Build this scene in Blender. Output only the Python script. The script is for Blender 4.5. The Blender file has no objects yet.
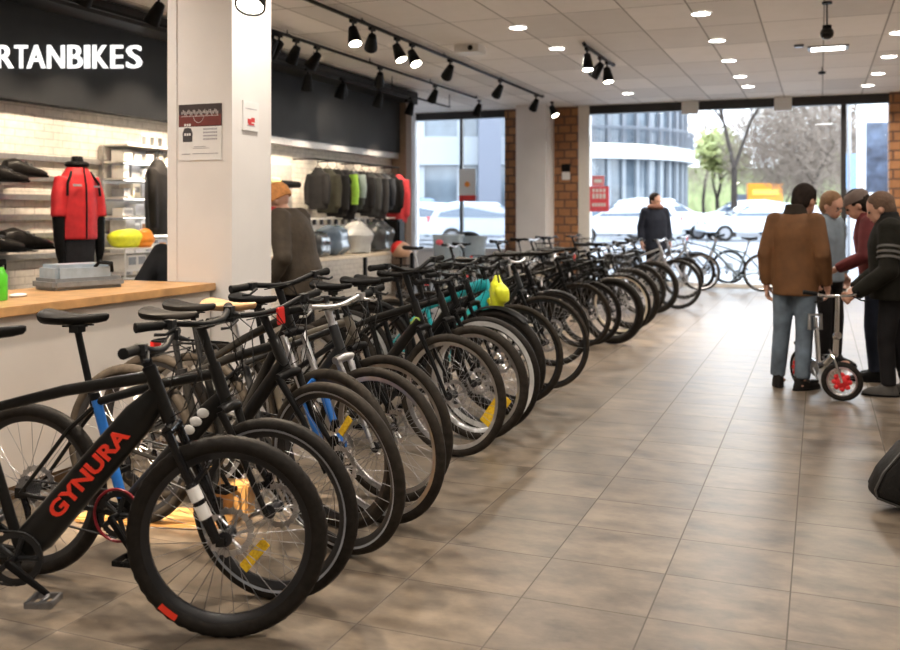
import bpy, bmesh, math, random
from math import sin, cos, pi, radians as R_
from mathutils import Matrix, Vector as V
random.seed(7)
S = bpy.context.scene
C = S.collection
# ------------------------------------------------------------------ camera model
F, HZ, CH, TH = 930.0, 212.0, 1.45, R_(21.7)
cT, sT = cos(TH), sin(TH)
def at(px, py, d):
    xc = (px - 450) / F * d
    return V((xc*cT - d*sT, xc*sT + d*cT, CH + (HZ - py)/F*d))
def ground(px, py, z=0.0):
    return at(px, py, (CH - z)*F/(py - HZ))
def onY(px, py, Y):
    return at(px, py, Y/(cT + (px-450)/F*sT))
def onX(px, py, X):
    return at(px, py, X/((px-450)/F*cT - sT))
cam = bpy.data.objects.new('camera', bpy.data.cameras.new('camera'))
C.objects.link(cam)
cam.location = (0, 0, CH); cam.rotation_euler = (pi/2, 0, TH)
cam.data.sensor_width = 36; cam.data.sensor_fit = 'HORIZONTAL'
cam.data.lens = F/900*36; cam.data.shift_y = (HZ - 325)/900
cam.data.clip_start = .05; cam.data.clip_end = 400
cam.data.dof.use_dof = True; cam.data.dof.focus_distance = 4.3; cam.data.dof.aperture_fstop = 2.6
S.camera = cam
# ------------------------------------------------------------------ materials
MT = {}
def mat(name, col, rough=.5, metal=0., var=.12, scale=20., bump=0., emit=0., spec=.5, coat=0., alpha=1.):
    if name in MT: return MT[name]
    m = bpy.data.materials.new(name); m.use_nodes = True
    nt = m.node_tree; b = nt.nodes['Principled BSDF']
    L = nt.links.new
    tc = nt.nodes.new('ShaderNodeTexCoord'); nz = nt.nodes.new('ShaderNodeTexNoise')
    nz.inputs['Scale'].default_value = scale; nz.inputs['Detail'].default_value = 4
    L(tc.outputs['Object'], nz.inputs['Vector'])
    rp = nt.nodes.new('ShaderNodeValToRGB'); L(nz.outputs['Fac'], rp.inputs['Fac'])
    e = rp.color_ramp.elements
    e[0].position = .3; e[1].position = .7
    e[0].color = [max(0, c*(1-var)) for c in col] + [1]; e[1].color = [min(1, c*(1+var)) for c in col] + [1]
    L(rp.outputs['Color'], b.inputs['Base Color'])
    if max(col) < .05 and metal < .1: spec = min(spec, .13)
    b.inputs['Roughness'].default_value = rough; b.inputs['Metallic'].default_value = metal
    b.inputs['Specular IOR Level'].default_value = spec; b.inputs['Coat Weight'].default_value = coat
    if alpha < 1: b.inputs['Alpha'].default_value = alpha
    if bump:
        bp = nt.nodes.new('ShaderNodeBump'); bp.inputs['Strength'].default_value = bump; bp.inputs['Distance'].default_value = .02
        L(nz.outputs['Fac'], bp.inputs['Height']); L(bp.outputs['Normal'], b.inputs['Normal'])
    if emit:
        b.inputs['Emission Color'].default_value = list(col) + [1]; b.inputs['Emission Strength'].default_value = emit
    MT[name] = m
    return m
def srgb(r, g, b):
    f = lambda c: ((c/255+.055)/1.055)**2.4 if c > 10 else c/255/12.92
    return (f(r), f(g), f(b))
# ------------------------------------------------------------------ mesh builder
class MB:
    def __init__(s): s.v = []; s.f = []; s.mi = []; s.M = None; s.m = 0
    def add(s, vs, fs):
        o = len(s.v)
        s.v += [tuple(s.M @ V(p)) for p in vs] if s.M else [tuple(p) for p in vs]
        s.f += [tuple(i+o for i in f) for f in fs]; s.mi += [s.m]*len(fs)
        return s
    def box(s, c, d, R=None):
        x, y, z = d[0]/2, d[1]/2, d[2]/2
        vs = [V((a*x, b*y, e*z)) for a in (-1, 1) for b in (-1, 1) for e in (-1, 1)]
        if R: vs = [R @ p for p in vs]
        return s.add([p + V(c) for p in vs], [(0,1,3,2),(4,6,7,5),(0,4,5,1),(2,3,7,6),(0,2,6,4),(1,5,7,3)])
    def span(s, a, b):
        a = V(a); b = V(b); return s.box((a+b)/2, [abs(q) for q in (b-a)])
    def tube(s, pts, r, n=8, closed=False, caps=True, flat=1., up=None):
        pts = [V(p) for p in pts]; k = len(pts)
        rs = r if isinstance(r, (list, tuple)) else [r]*k
        T = []
        for i in range(k):
            a = pts[i-1] if (i > 0 or closed) else pts[i]; b = pts[(i+1) % k] if (i < k-1 or closed) else pts[i]
            t = (b-a); T.append(t.normalized() if t.length > 1e-9 else V((0,0,1)))
        u = V(up) if up else (V((0,0,1)) if abs(T[0].z) < .9 else V((1,0,0)))
        vs = []
        for i in range(k):
            u = u - T[i]*u.dot(T[i])
            u = u.normalized() if u.length > 1e-6 else T[i].orthogonal().normalized()
            w = T[i].cross(u)
            for j in range(n):
                a = 2*pi*j/n
                vs.append(pts[i] + (u*cos(a) + w*sin(a)*flat)*rs[i])
        fs = []
        for i in range(k if closed else k-1):
            i2 = (i+1) % k
            for j in range(n):
                j2 = (j+1) % n
                fs.append((i*n+j, i*n+j2, i2*n+j2, i2*n+j))
        if caps and not closed:
            fs.append(tuple(range(n-1, -1, -1))); fs.append(tuple((k-1)*n+j for j in range(n)))
        return s.add(vs, fs)
    def cyl(s, a, b, r0, r1=None, n=12): return s.tube([a, b], [r0, r0 if r1 is None else r1], n)
    def ell(s, c, r, R=None, n=14, m=9):
        if not isinstance(r, (list, tuple)): r = (r, r, r)
        vs = [V((0,0,r[2]))]
        for i in range(1, m):
            p = pi*i/m
            for j in range(n):
                a = 2*pi*j/n; vs.append(V((r[0]*sin(p)*cos(a), r[1]*sin(p)*sin(a), r[2]*cos(p))))
        vs.append(V((0,0,-r[2])))
        if R: vs = [R @ p for p in vs]
        fs = [(0, 1+j, 1+(j+1) % n) for j in range(n)]
        for i in range(m-2):
            for j in range(n):
                a = 1+i*n+j; b = 1+i*n+(j+1) % n; fs.append((a, a+n, b+n, b))
        l = len(vs)-1; o = 1+(m-2)*n
        fs += [(o+j, l, o+(j+1) % n) for j in range(n)]
        return s.add([p + V(c) for p in vs], fs)
    def cap(s, a, b, r0, r1):
        s.tube([a, b], [r0, r1], 14); s.ell(a, r0); s.ell(b, r1); return s
    def lathe(s, prof, n=24, M=None, cap=True):
        vs = []; k = len(prof)
        for r, z in prof:
            for j in range(n):
                a = 2*pi*j/n; vs.append(V((r*cos(a), r*sin(a), z)))
        if M: vs = [M @ p for p in vs]
        fs = []
        for i in range(k-1):
            for j in range(n):
                j2 = (j+1) % n; fs.append((i*n+j, i*n+j2, (i+1)*n+j2, (i+1)*n+j))
        if cap: fs.append(tuple(range(n-1, -1, -1))); fs.append(tuple((k-1)*n+j for j in range(n)))
        return s.add(vs, fs)
    def prism(s, poly, y0, y1, M=None):
        n = len(poly)
        vs = [V((x, y0, z)) for x, z in poly] + [V((x, y1, z)) for x, z in poly]
        if M: vs = [M @ p for p in vs]
        fs = [tuple(range(n)), tuple(range(2*n-1, n-1, -1))] + [(i, n+i, n+(i+1) % n, (i+1) % n) for i in range(n)]
        return s.add(vs, fs)
    def loft(s, rings, n=20, caps=True):
        # rings: (centre, rx, ry, [power]) in the local xy plane
        vs = []
        for c, rx, ry in rings:
            for j in range(n):
                a = 2*pi*j/n; vs.append(V(c) + V((rx*cos(a), ry*sin(a), 0)))
        fs = []
        for i in range(len(rings)-1):
            for j in range(n):
                j2 = (j+1) % n; fs.append((i*n+j, i*n+j2, (i+1)*n+j2, (i+1)*n+j))
        if caps: fs.append(tuple(range(n-1, -1, -1))); fs.append(tuple((len(rings)-1)*n+j for j in range(n)))
        return s.add(vs, fs)
    def quad(s, a, b, c, d): return s.add([a, b, c, d], [(0,1,2,3)])
    def mesh(s, name, mats, smooth=True, bev=0, ang=42):
        me = bpy.data.meshes.new(name); me.from_pydata(s.v, [], s.f)
        for m in (mats if isinstance(mats, (list, tuple)) else [mats]): me.materials.append(m)
        me.polygons.foreach_set('material_index', s.mi)
        bm = bmesh.new(); bm.from_mesh(me)
        bmesh.ops.recalc_face_normals(bm, faces=bm.faces[:])
        if bev:
            bmesh.ops.bevel(bm, geom=[e for e in bm.edges if len(e.link_faces) == 2 and e.calc_face_angle(0) > .5], offset=bev, segments=2, affect='EDGES', clamp_overlap=True)
        bm.to_mesh(me); bm.free()
        if smooth:
            me.polygons.foreach_set('use_smooth', [True]*len(me.polygons))
            me.set_sharp_from_angle(angle=R_(ang))
        me.update()
        return me
    def obj(s, name, mats, parent=None, smooth=True, bev=0, loc=None, ang=42):
        o = bpy.data.objects.new(name, s.mesh(name, mats, smooth, bev, ang))
        return link(o, parent, loc)
def link(o, parent=None, loc=None):
    C.objects.link(o)
    if parent: o.parent = parent
    if loc: o.location = loc
    return o
def inst(name, me, parent, M):
    o = bpy.data.objects.new(name, me); C.objects.link(o); o.parent = parent; o.matrix_local = M
    return o
def tag(o, label, cat, group=None):
    o['label'] = label; o['category'] = cat
    if group: o['group'] = group
    return o
def thing(name, label, cat, loc=(0,0,0), rz=0, group=None):
    o = bpy.data.objects.new(name, None); C.objects.link(o); o.empty_display_size = .1
    o.location = loc; o.rotation_euler = (0, 0, rz)
    return tag(o, label, cat, group)
def struct(o): o['kind'] = 'structure'; return o
def dup(root, loc, rz=None, label=None, group=None):
    r = root.copy(); C.objects.link(r); r.location = loc
    if rz is not None: r.rotation_euler = (0, 0, rz)
    if label: r['label'] = label
    if group: r['group'] = group
    def rec(a, b):
        for ch in list(a.children):
            c = ch.copy(); C.objects.link(c); c.parent = b; rec(ch, c)
    rec(root, r)
    return r
def remesh(mb, name, m, voxel, parent=None, it=4):
    me = mb.mesh(name+'_raw', m, False)
    o = bpy.data.objects.new(name, me); C.objects.link(o)
    r = o.modifiers.new('r', 'REMESH'); r.mode = 'VOXEL'; r.voxel_size = voxel; r.use_smooth_shade = True
    if it:
        q = o.modifiers.new('s', 'SMOOTH'); q.factor = .5; q.iterations = it
    dg = bpy.context.evaluated_depsgraph_get(); dg.update()
    ev = bpy.data.meshes.new_from_object(o.evaluated_get(dg), depsgraph=dg)
    ev.name = name
    o.modifiers.clear(); o.data = ev; bpy.data.meshes.remove(me)
    ev.materials.clear(); ev.materials.append(m)
    ev.polygons.foreach_set('use_smooth', [True]*len(ev.polygons))
    if parent: o.parent = parent
    return o
def text_mesh(name, txt, size, m, ext=.004, bold=0., sx=1., spacing=1.):
    cu = bpy.data.curves.new(name, 'FONT'); cu.body = txt; cu.size = size; cu.extrude = ext; cu.offset = bold
    cu.space_character = spacing; cu.align_x = 'CENTER'; cu.align_y = 'CENTER'; cu.resolution_u = 3
    o = bpy.data.objects.new(name, cu); C.objects.link(o)
    dg = bpy.context.evaluated_depsgraph_get(); dg.update()
    me = bpy.data.meshes.new_from_object(o.evaluated_get(dg), depsgraph=dg)
    bpy.data.objects.remove(o); bpy.data.curves.remove(cu)
    for v in me.vertices: v.co.x *= sx
    me.materials.clear(); me.materials.append(m); me.name = name
    return me
ORD = ['first','second','third','fourth','fifth','sixth','seventh','eighth','ninth','tenth','eleventh','twelfth','thirteenth','fourteenth','fifteenth','sixteenth','seventeenth','eighteenth','nineteenth','twentieth','twenty-first','twenty-second','twenty-third','twenty-fourth']
# palette
black = mat('matte_black', (.007,.007,.0075), .45, var=.3)
gloss = mat('gloss_black', (.006,.006,.007), .22, coat=.5, var=.2)
rubber = mat('tyre_rubber', (.016,.0135,.0115), .55, var=.25, scale=40, bump=.15)
rubberb = mat('tyre_dusty_brown', (.027,.022,.0175), .65, var=.3, scale=30, bump=.15)
gray = mat('grey_alloy', (.22,.22,.23), .38, .8)
silver = mat('silver_alloy', (.62,.62,.64), .28, 1.)
chrome = mat('chrome', (.8,.8,.82), .12, 1., var=.03)
white = mat('white_paint', (.78,.77,.75), .45, var=.04)
anth = mat('anthracite', (.02,.021,.023), .4, .3)
red = mat('red_paint', (.72,.03,.025), .35, var=.1)
redlet = mat('red_orange_lettering', (.85,.045,.02), .4, var=.05)
blue = mat('blue_paint', (.02,.16,.55), .3, coat=.4)
orange = mat('orange_plastic', (.9,.30,.02), .35)
amber = mat('amber_reflector', (.95,.55,.03), .25, var=.25, scale=90)
yellow = mat('neon_yellow', (.80,.85,.04), .45)
teal = mat('teal_paint', (.02,.40,.45), .3, coat=.3)
green = mat('green_plastic', (.12,.50,.14), .4)
tan = mat('tan_leather', (.42,.25,.12), .5, var=.2)
# ------------------------------------------------------------------ bicycles
_W = {}
def wheel_mesh(D, tr, nsp, knob, rimm, stripe, whitewall, tm_=None):
    tm_ = tm_ or MT['tyre_rubber']; key = (round(D,3), tr, nsp, knob, rimm.name, stripe, whitewall, tm_.name)
    if key in _W: return _W[key]
    r = D/2; n = 96 if knob else 64
    t = MB(); Rt = r - tr
    m = 10
    vs = []
    for i in range(n):
        a = 2*pi*i/n
        for j in range(m):
            b = 2*pi*j/m
            q = tr*(1.0 if not knob else (1.05 if (i + (j % 2)) % 2 == 0 else .93)) if cos(b) > .25 and knob else tr
            rr = Rt + q*cos(b); vs.append((rr*cos(a), q*sin(b)*.95, rr*sin(a)))
    fs = []
    for i in range(n):
        for j in range(m):
            fs.append((i*m+j, i*m+(j+1) % m, ((i+1) % n)*m+(j+1) % m, ((i+1) % n)*m+j))
    t.add(vs, fs)
    if stripe or whitewall:      # reflective band moulded on the sidewall
        t.m = 1; w = tr*.16 if not whitewall else tr*.55; rm = r - tr*1.45
        for sd in (-1, 1):
            pr = []
            for i in range(64):
                a = 2*pi*i/64
                for q, yy in ((rm-w, .80), (rm+w, .98 if whitewall else .93)):
                    pr.append((q*cos(a), sd*tr*yy*1.0+sd*.002, q*sin(a)))
            t.add(pr, [(2*i, 2*i+1, 2*((i+1) % 64)+1, 2*((i+1) % 64)) for i in range(64)])
    tyre = t.mesh('tyre', [tm_, MT['reflective_band'] if not whitewall else MT['white_band']])
    w = MB(); Rr = r - 2*tr + .004
    prof = [(Rr+.004, -tr*.62), (Rr+.004, tr*.62), (Rr-.012, tr*.42), (Rr-.020, .006), (Rr-.020, -.006), (Rr-.012, -tr*.42)]
    vs = []; n = 64; m = len(prof)
    for i in range(n):
        a = 2*pi*i/n
        for q, y in prof: vs.append((q*cos(a), y, q*sin(a)))
    w.add(vs, [(i*m+j, i*m+(j+1) % m, ((i+1) % n)*m+(j+1) % m, ((i+1) % n)*m+j) for i in range(n) for j in range(m)])
    w.m = 1
    for k in range(nsp):
        a = 2*pi*k/nsp; sd = 1 if k % 2 else -1; b = a + (.42 if (k//2) % 2 else -.42)
        w.tube([(.024*cos(b+a*0), sd*.030, .024*sin(b)), ((Rr-.015)*cos(a), sd*.003, (Rr-.015)*sin(a))], .0013, 4, caps=False)
    w.m = 2
    w.tube([(0,-.05,0),(0,.05,0)], .008, 8); w.tube([(0,-.035,0),(0,-.028,0),(0,.028,0),(0,.035,0)], [.026,.018,.018,.026], 14)
    wheel = w.mesh('wheel', [rimm, MT['spoke_steel'], MT['hub_dark']])
    _W[key] = (wheel, tyre)
    return _W[key]
mat('reflective_band', (.30,.32,.36), .35, .3); mat('white_band', (.62,.62,.62), .5)
spk = mat('spoke_steel', (.36,.36,.37), .3, .9); hubm = mat('hub_dark', (.05,.05,.055), .35, .7)
darkrim = mat('rim_black', (.016,.016,.018), .35, .2); silrim = mat('rim_silver', (.55,.55,.56), .3, 1.)
cream = mat('rim_cream', (.75,.68,.55), .4)
def disc_mesh(rad):
    d = MB(); n = 40; vs = []
    for i in range(n):
        a = 2*pi*i/n; w = .004*(1 if i % 2 else -1)
        vs += [((rad+w)*cos(a), -.001, (rad+w)*sin(a)), ((rad+w)*cos(a), .001, (rad+w)*sin(a)), ((rad-.022)*cos(a), -.001, (rad-.022)*sin(a)), ((rad-.022)*cos(a), .001, (rad-.022)*sin(a))]
    fs = []
    for i in range(n):
        p = 4*i; q = 4*((i+1) % n); fs += [(p,q,q+2,p+2),(p+1,p+3,q+3,q+1),(p,p+1,q+1,q),(p+2,q+2,q+3,p+3)]
    d.add(vs, fs)
    for k in range(6):
        a = pi/3*k; d.tube([(.02*cos(a),0,.02*sin(a)), ((rad-.018)*cos(a+.4),0,(rad-.018)*sin(a+.4))], .005, 4)
    return d.mesh('brake_disc', silver)
DISC = disc_mesh(.085)
def cassette_mesh():
    c = MB()
    for k in range(7):
        r = .055 - k*.0055; y = -.018 - k*.004; n = 24; vs = []
        for i in range(2*n):
            a = pi*i/n; q = r + (.004 if i % 2 else 0); vs += [(q*cos(a), y-.001, q*sin(a)), (q*cos(a), y+.001, q*sin(a))]
        N = 2*n; fs = [(2*i, 2*i+1, 2*((i+1) % N)+1, 2*((i+1) % N)) for i in range(N)]
        fs += [tuple(2*i for i in range(N)), tuple(2*i+1 for i in range(N-1, -1, -1))]
        c.add(vs, fs)
    return c.mesh('cassette', gray)
CASS = cassette_mesh()
def saddle_mesh(wide=.075):
    sd = MB(); n = 14; vs = []
    st = [(-.14,.35,.045),(-.135,.85,.05),(-.10,1.,.045),(-.05,.80,.04),(0,.45,.036),(.05,.28,.033),(.10,.24,.03),(.135,.20,.026),(.145,.08,.015)]
    for x, w, h in st:
        for j in range(n):
            a = 2*pi*j/n; z = sin(a)
            vs.append((x, wide*w*cos(a), (h*.45*z if z > 0 else h*.8*z) + .012*(abs(x)/.14)**2))
    k = len(st); fs = [(i*n+j, i*n+(j+1) % n, (i+1)*n+(j+1) % n, (i+1)*n+j) for i in range(k-1) for j in range(n)]
    fs += [tuple(range(n)), tuple((k-1)*n+j for j in range(n-1, -1, -1))]
    sd.add(vs, fs)
    return sd
def make_bike(label, front, yaw, D=.72, tr=.025, wb=1.06, steer=0, style='mtb', frame=black, fork=black, sleg=None, rim=darkrim, spokes=28,
              knob=False, stripe=False, whitewall=False, dt=.022, bars=.60, bar_sweep=.03, bar_rise=.02, seat=.99, guard=False, rack=False, basket=None, lamp=False, lamp_red=False,
              disc=True, decal=None, ring=None, refl=None, tt_r=1., sth=.46, dth=.03, st_m=None, cup=0., ha=69, sx=0., grip=None, stem_h=.06, crank=-50, motor=False, tyrem=None, low=False, group='bicycles parked in the long row', sad=True, name='bicycle', strip=None, tt_m=None):
    tr = tr; r = D/2
    u2 = V((cos(yaw), sin(yaw), 0))
    org = V((front.x, front.y, 0)) - u2*wb/2
    root = thing(name, label, 'bicycle', org, yaw, group)
    xf, xr = wb/2, -wb/2
    bb = V((xr + .425, 0, .285)); rh = V((xr, 0, r)); fh = V((xf, 0, r))
    hu = V((-cos(R_(ha)), 0, sin(R_(ha))))
    a0 = V((xf - .045, 0, r))
    crown = a0 + hu*(r + .05 + cup); hb = crown + hu*.025; ht = hb + hu*(max(.08,.14-cup*.5) if not low else .19)
    st_top = bb + V((-.29, 0, .957))*(sth if style != 'step' else .44)
    sp_top = V((bb.x + (seat-.05-bb.z)*-.303, 0, seat-.05))
    RS = Matrix.Translation(a0) @ Matrix.Rotation(R_(steer), 4, hu) @ Matrix.Translation(-a0)
    # frame
    f = MB()
    tb = lambda *p, **k: f.tube(*p, **k)
    tb([hb, ht], .024, 12)
    dtop = hb + hu*dth
    if dt > .035:
        tb([bb+V((.0,0,.02)), bb.lerp(dtop,.12), bb.lerp(dtop,.85), dtop], [dt*.9, dt*1.08, dt, dt*.62], 14, flat=.66)
    else: tb([bb, dtop], [dt*1.1, dt], 12)
    tb([bb, st_top], .018, 12)
    if tt_m: f.m = 1
    if style == 'step':
        a = ht - hu*.06; b = bb + (st_top-bb)*.45
        tb([a, a.lerp(b,.3)+V((0,0,-.07)), a.lerp(b,.65)+V((0,0,-.07)), b], .018, 10)
    elif style == 'double':
        tb([ht-hu*.02, st_top-V((0,0,.03))], .016, 10); tb([ht-hu*.08, bb+(st_top-bb)*.55], .014, 10)
    else:
        q = ht - hu*.025; e = st_top + V((0,0,-.025))
        tb([q, q.lerp(e,.5)+V((0,0,.012)), e], [.022*tt_r,.02*tt_r,.016*tt_r], 12, flat=.9/tt_r**.5)
    f.m = 0
    for s in (-1, 1):
        tb([bb+V((-.03,s*.03,0)), bb.lerp(rh,.5)+V((0,s*.055,0)), rh+V((0,s*.062,0))], [.013,.011,.009], 8)
        tb([st_top+V((.0,s*.012,-.04)), st_top.lerp(rh,.3)+V((0,s*.045,-.01)), rh+V((0,s*.062,0))], [.010,.009,.008], 8)
        f.box(rh+V((0,s*.062,0)), (.05,.006,.04))
    f.tube([bb+V((0,-.045,0)), bb+V((0,.045,0))], .026, 14)
    if st_m:
        q = MB(); q.tube([bb.lerp(st_top,.12), bb.lerp(st_top,.97)], .0195, 12); q.obj('seat_tube', st_m, root)
    if motor:
        f.ell(bb+V((.02,0,.01)), (.11,.055,.085))
    fr = f.obj('frame', [frame, tt_m or frame], root)
    if decal:
        txt, dm, size = decal
        dv = (dtop-bb).normalized(); L = (dtop-bb).length
        me = text_mesh('lettering', txt, size, dm, .002, bold=size*.03, sx=1.22)
        nrm = V((0,-1,0)); up = nrm.cross(dv)
        M = Matrix((dv, up, nrm)).transposed().to_4x4(); M.translation = bb + dv*(L*.52) + V((0, -dt*.66*1.06-.002, 0))
        inst('lettering', me, fr, M)
    if strip:
        sm, pos = strip; dv = (dtop-bb).normalized(); L = (dtop-bb).length
        q = MB()
        for k in pos:
            p = bb + dv*(L*k) + V((0, -dt*.66-.003, .012)); 
            q.ell(p, (.026,.004,.019), n=8, m=6)
        q.obj('emblem', sm, fr)
    # fork
    k = MB(); k.M = RS
    k.tube([hb-hu*.03, ht+hu*(.03+stem_h)], .0145, 10)
    k.m = 1 if sleg else 0
    for s in (-1, 1):
        y = s*.058 if style == 'mtb' or sleg else s*.045
        top = crown + V((0, y, 0))
        if sleg:
            mid = fh.lerp(top + V((.045*.0,0,0)), .0)
            lo = V((fh.x-.02, y, fh.z)); hi = top
            mp = lo.lerp(hi, .52)
            k.m = 1; k.tube([mp, hi], .0155, 10)
            k.m = 2; k.tube([lo, lo.lerp(hi,.1), mp, mp+(hi-mp)*.03], [.017,.0185,.021,.019], 10); k.box(lo+V((.012,0,0)), (.03,.018,.03))
        else:
            k.tube([top, top.lerp(fh,.45)+V((-.012,y*0,0)), V((fh.x,y,fh.z))], [.016,.0135,.010], 10)
    k.m = 0
    k.tube([crown+V((0,-.062,0)), crown+V((0,0,.008)), crown+V((0,.062,0))], [.019,.023,.019], 10)
    if sleg:  # arch
        lo = fh.lerp(crown,.52); k.m = 2
        k.tube([lo+V((.0,-.058,0)), lo+V((.03,-.03,.045)), lo+V((.03,.03,.045)), lo+V((0,.058,0))], .010, 8)
    k.obj('fork', [fork, sleg or fork, refl['lower'] if refl and 'lower' in refl else fork], root)
    # wheels
    def wheel(nm, M):
        wm, tm = wheel_mesh(D, tr, spokes, knob, rim, stripe and nm == 'front_wheel', whitewall, tyrem)
        w = inst(nm, wm, root, M); t = inst('tyre', tm, w, Matrix.Identity(4))
        return w, t
    fw, ft = wheel('front_wheel', RS @ Matrix.Translation(fh) @ Matrix.Rotation(.3, 4, 'Y'))
    rw, _ = wheel('rear_wheel', Matrix.Translation(rh) @ Matrix.Rotation(.9, 4, 'Y'))
    if disc:
        inst('brake_disc', DISC, fw, Matrix.Translation((0, .038, 0)))
        inst('brake_disc', DISC, rw, Matrix.Translation((0, .038, 0)))
        q = MB(); q.M = RS; q.box(fh+V((-.045,.05,.085)), (.035,.03,.06)); q.obj('brake_caliper', gloss, root, bev=.006)
    inst('cassette', CASS, rw, Matrix.Identity(4))
    if refl:
        if 'spoke' in refl:
            q = MB(); ang, dr = refl['spoke']; rad = r-.15
            q.box((rad*cos(ang), -.016, rad*sin(ang)), refl.get('rsize',(.15,.008,.04)), Matrix.Rotation(-dr, 3, 'Y')); q.obj('spoke_reflector', amber, fw, bev=.002)
        if 'mark' in refl:
            q = MB(); a = refl['mark']; vs = []
            for i in range(9):
                b = a + (i-4)*.028
                for rr, y in ((r-tr*.62, -tr*.93), (r-tr*1.35, -tr*.93)): vs.append((rr*cos(b), y-.002, rr*sin(b)))
            q.add(vs, [(2*i,2*i+1,2*i+3,2*i+2) for i in range(8)]); q.obj('tyre_logo', redlet, fw)
        if 'tape' in refl:
            q = MB(); q.M = RS; lo = V((fh.x-.02,-.058,fh.z)); hi = crown + V((0,-.058,0))
            for t0, t1 in ((.22,.34),(.38,.50)): q.tube([lo.lerp(hi,t0), lo.lerp(hi,t1)], .0225, 12)
            q.obj('fork_sticker', white, root)
    # stem + bar
    top = ht + hu*(.02+stem_h); bc = top + V((.055, 0, .018))
    q = MB(); q.M = RS; q.tube([ht-hu*.005, top-hu*.02, top+hu*.025], [.016,.019,.019], 10); q.tube([top, bc], .015, 10); q.tube([ht-hu*.002, ht+hu*.012], .024, 12); q.obj('stem', fork if not sleg else black, root)
    b = MB(); b.M = RS; h = bars/2
    L = [bc+V((-bar_sweep, -h, bar_rise)), bc+V((-bar_sweep*.35, -h*.55, bar_rise)), bc+V((0, -h*.22, bar_rise*.2)), bc, bc+V((0, h*.22, bar_rise*.2)), bc+V((-bar_sweep*.35, h*.55, bar_rise)), bc+V((-bar_sweep, h, bar_rise))]
    b.tube(L, .0125, 10)
    hbar = b.obj('handlebar', silver if style == 'double' else black, root)
    for s in (0, 6):
        s2 = 1 if s == 0 else 5
        g = MB(); g.M = RS; a, e = L[s], L[s].lerp(L[s2], .62); g.tube([a+(a-e)*.02, a, a.lerp(e,.5), e, e+(e-a)*.02], [.014,.019,.0165,.018,.014], 12); g.obj('grip', grip or mat('grip_rubber', (.011,.011,.011), .7), hbar)
        l = MB(); l.M = RS; p = L[s].lerp(L[s2], .78)
        l.tube([p, p+V((.03,0,-.012)), p.lerp(L[s],.5)+V((.055,0,-.028)), L[s].lerp(L[s2],.15)+V((.05,0,-.025))], [.012,.009,.006,.007], 8, flat=.7); l.box(p+V((.008,0,0)), (.035,.03,.035)); l.obj('brake_lever', anth if style != 'double' else silver, hbar)
    c = MB(); c.M = RS
    for s in (-1, 1):
        p = bc+V((.02, s*h*.5, .0)); c.tube([p, p+V((.09,-s*.06,-.03)), crown+V((.10,s*.02,.12)), crown+V((.02,s*.045,-.02)), fh.lerp(crown,.35)+V((0,.06,0))] if s > 0 else [p, p+V((.10,.08,.02)), ht+V((.07,.05,0)), hb+V((-.03,.03,0)), bb.lerp(dtop,.7)+V((0,.03,0))], .0025, 6)
    for s in (-1, 1): p = bc+V((.0, s*h*.35, .0)); c.tube([p, p+V((.12,0,.02)), p+V((.13,-s*.10,-.08)), hb+V((.05,-s*.03,.04)), hb+V((-.05,0,-.02))], .0022, 5)
    c.obj('brake_cable', black, root)
    # saddle
    if sad:
        p = MB(); p.tube([st_top-V((0,0,.06)), sp_top], .0135, 10); p.tube([st_top-V((0,0,.012)), st_top+V((-.004,0,.014))], .021, 12)
        p.tube([sp_top+V((-.05,-.025,.01)), sp_top+V((.06,-.02,.014))], .0035, 6); p.tube([sp_top+V((-.05,.025,.01)), sp_top+V((.06,.02,.014))], .0035, 6); p.box(sp_top, (.04,.05,.03))
        p.obj('seat_post', black if style != 'double' else silver, root)
        sm = saddle_mesh(.072 if style == 'mtb' else .095); o = sm.obj('saddle', mat('saddle_cover', (.010,.0095,.0095), .5) if sad is True else sad, root); o.location = sp_top + V((-.005+sx,0,.042))
    # drivetrain
    cr = MB(); n = 36; Rr = .088
    vs = []
    for i in range(2*n):
        a = pi*i/n; q = Rr + (.005 if i % 2 else 0)
        vs += [(q*cos(a), -.0015, q*sin(a)), (q*cos(a), .0015, q*sin(a)), ((Rr-.02)*cos(a), -.0015, (Rr-.02)*sin(a)), ((Rr-.02)*cos(a), .0015, (Rr-.02)*sin(a))]
    N = 2*n; fs = []
    for i in range(N):
        p = 4*i; q = 4*((i+1) % N); fs += [(p,q,q+2,p+2),(p+1,p+3,q+3,q+1),(p,p+1,q+1,q),(p+2,q+2,q+3,p+3)]
    cr.add(vs, fs)
    for i in range(5):
        a = 2*pi*i/5; cr.tube([(.01*cos(a),0,.01*sin(a)), ((Rr-.014)*cos(a),0,(Rr-.014)*sin(a))], .010, 6)
    cr.m = 1; ca = R_(crank)
    for s in (-1, 1):
        e = V((.17*cos(ca), 0, .17*sin(ca)))*(1 if s < 0 else -1); y = s*.032 - (.02 if s < 0 else -.065)
        cr.tube([V((0,y,0)), e+V((0,y+s*.008,0))], [.016,.011], 8, flat=.7)
    cr.tube([(0,-.055,0),(0,.10,0)], .012, 10)
    if ring:
        cr.m = 2; cr.tube([((Rr+.012)*cos(2*pi*i/32), -.008, (Rr+.012)*sin(2*pi*i/32)) for i in range(32)], .006, 6, closed=True)
    cs = cr.obj('crankset', [anth, black, ring or black], root, loc=bb+V((0,-.045,0)))
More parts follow.
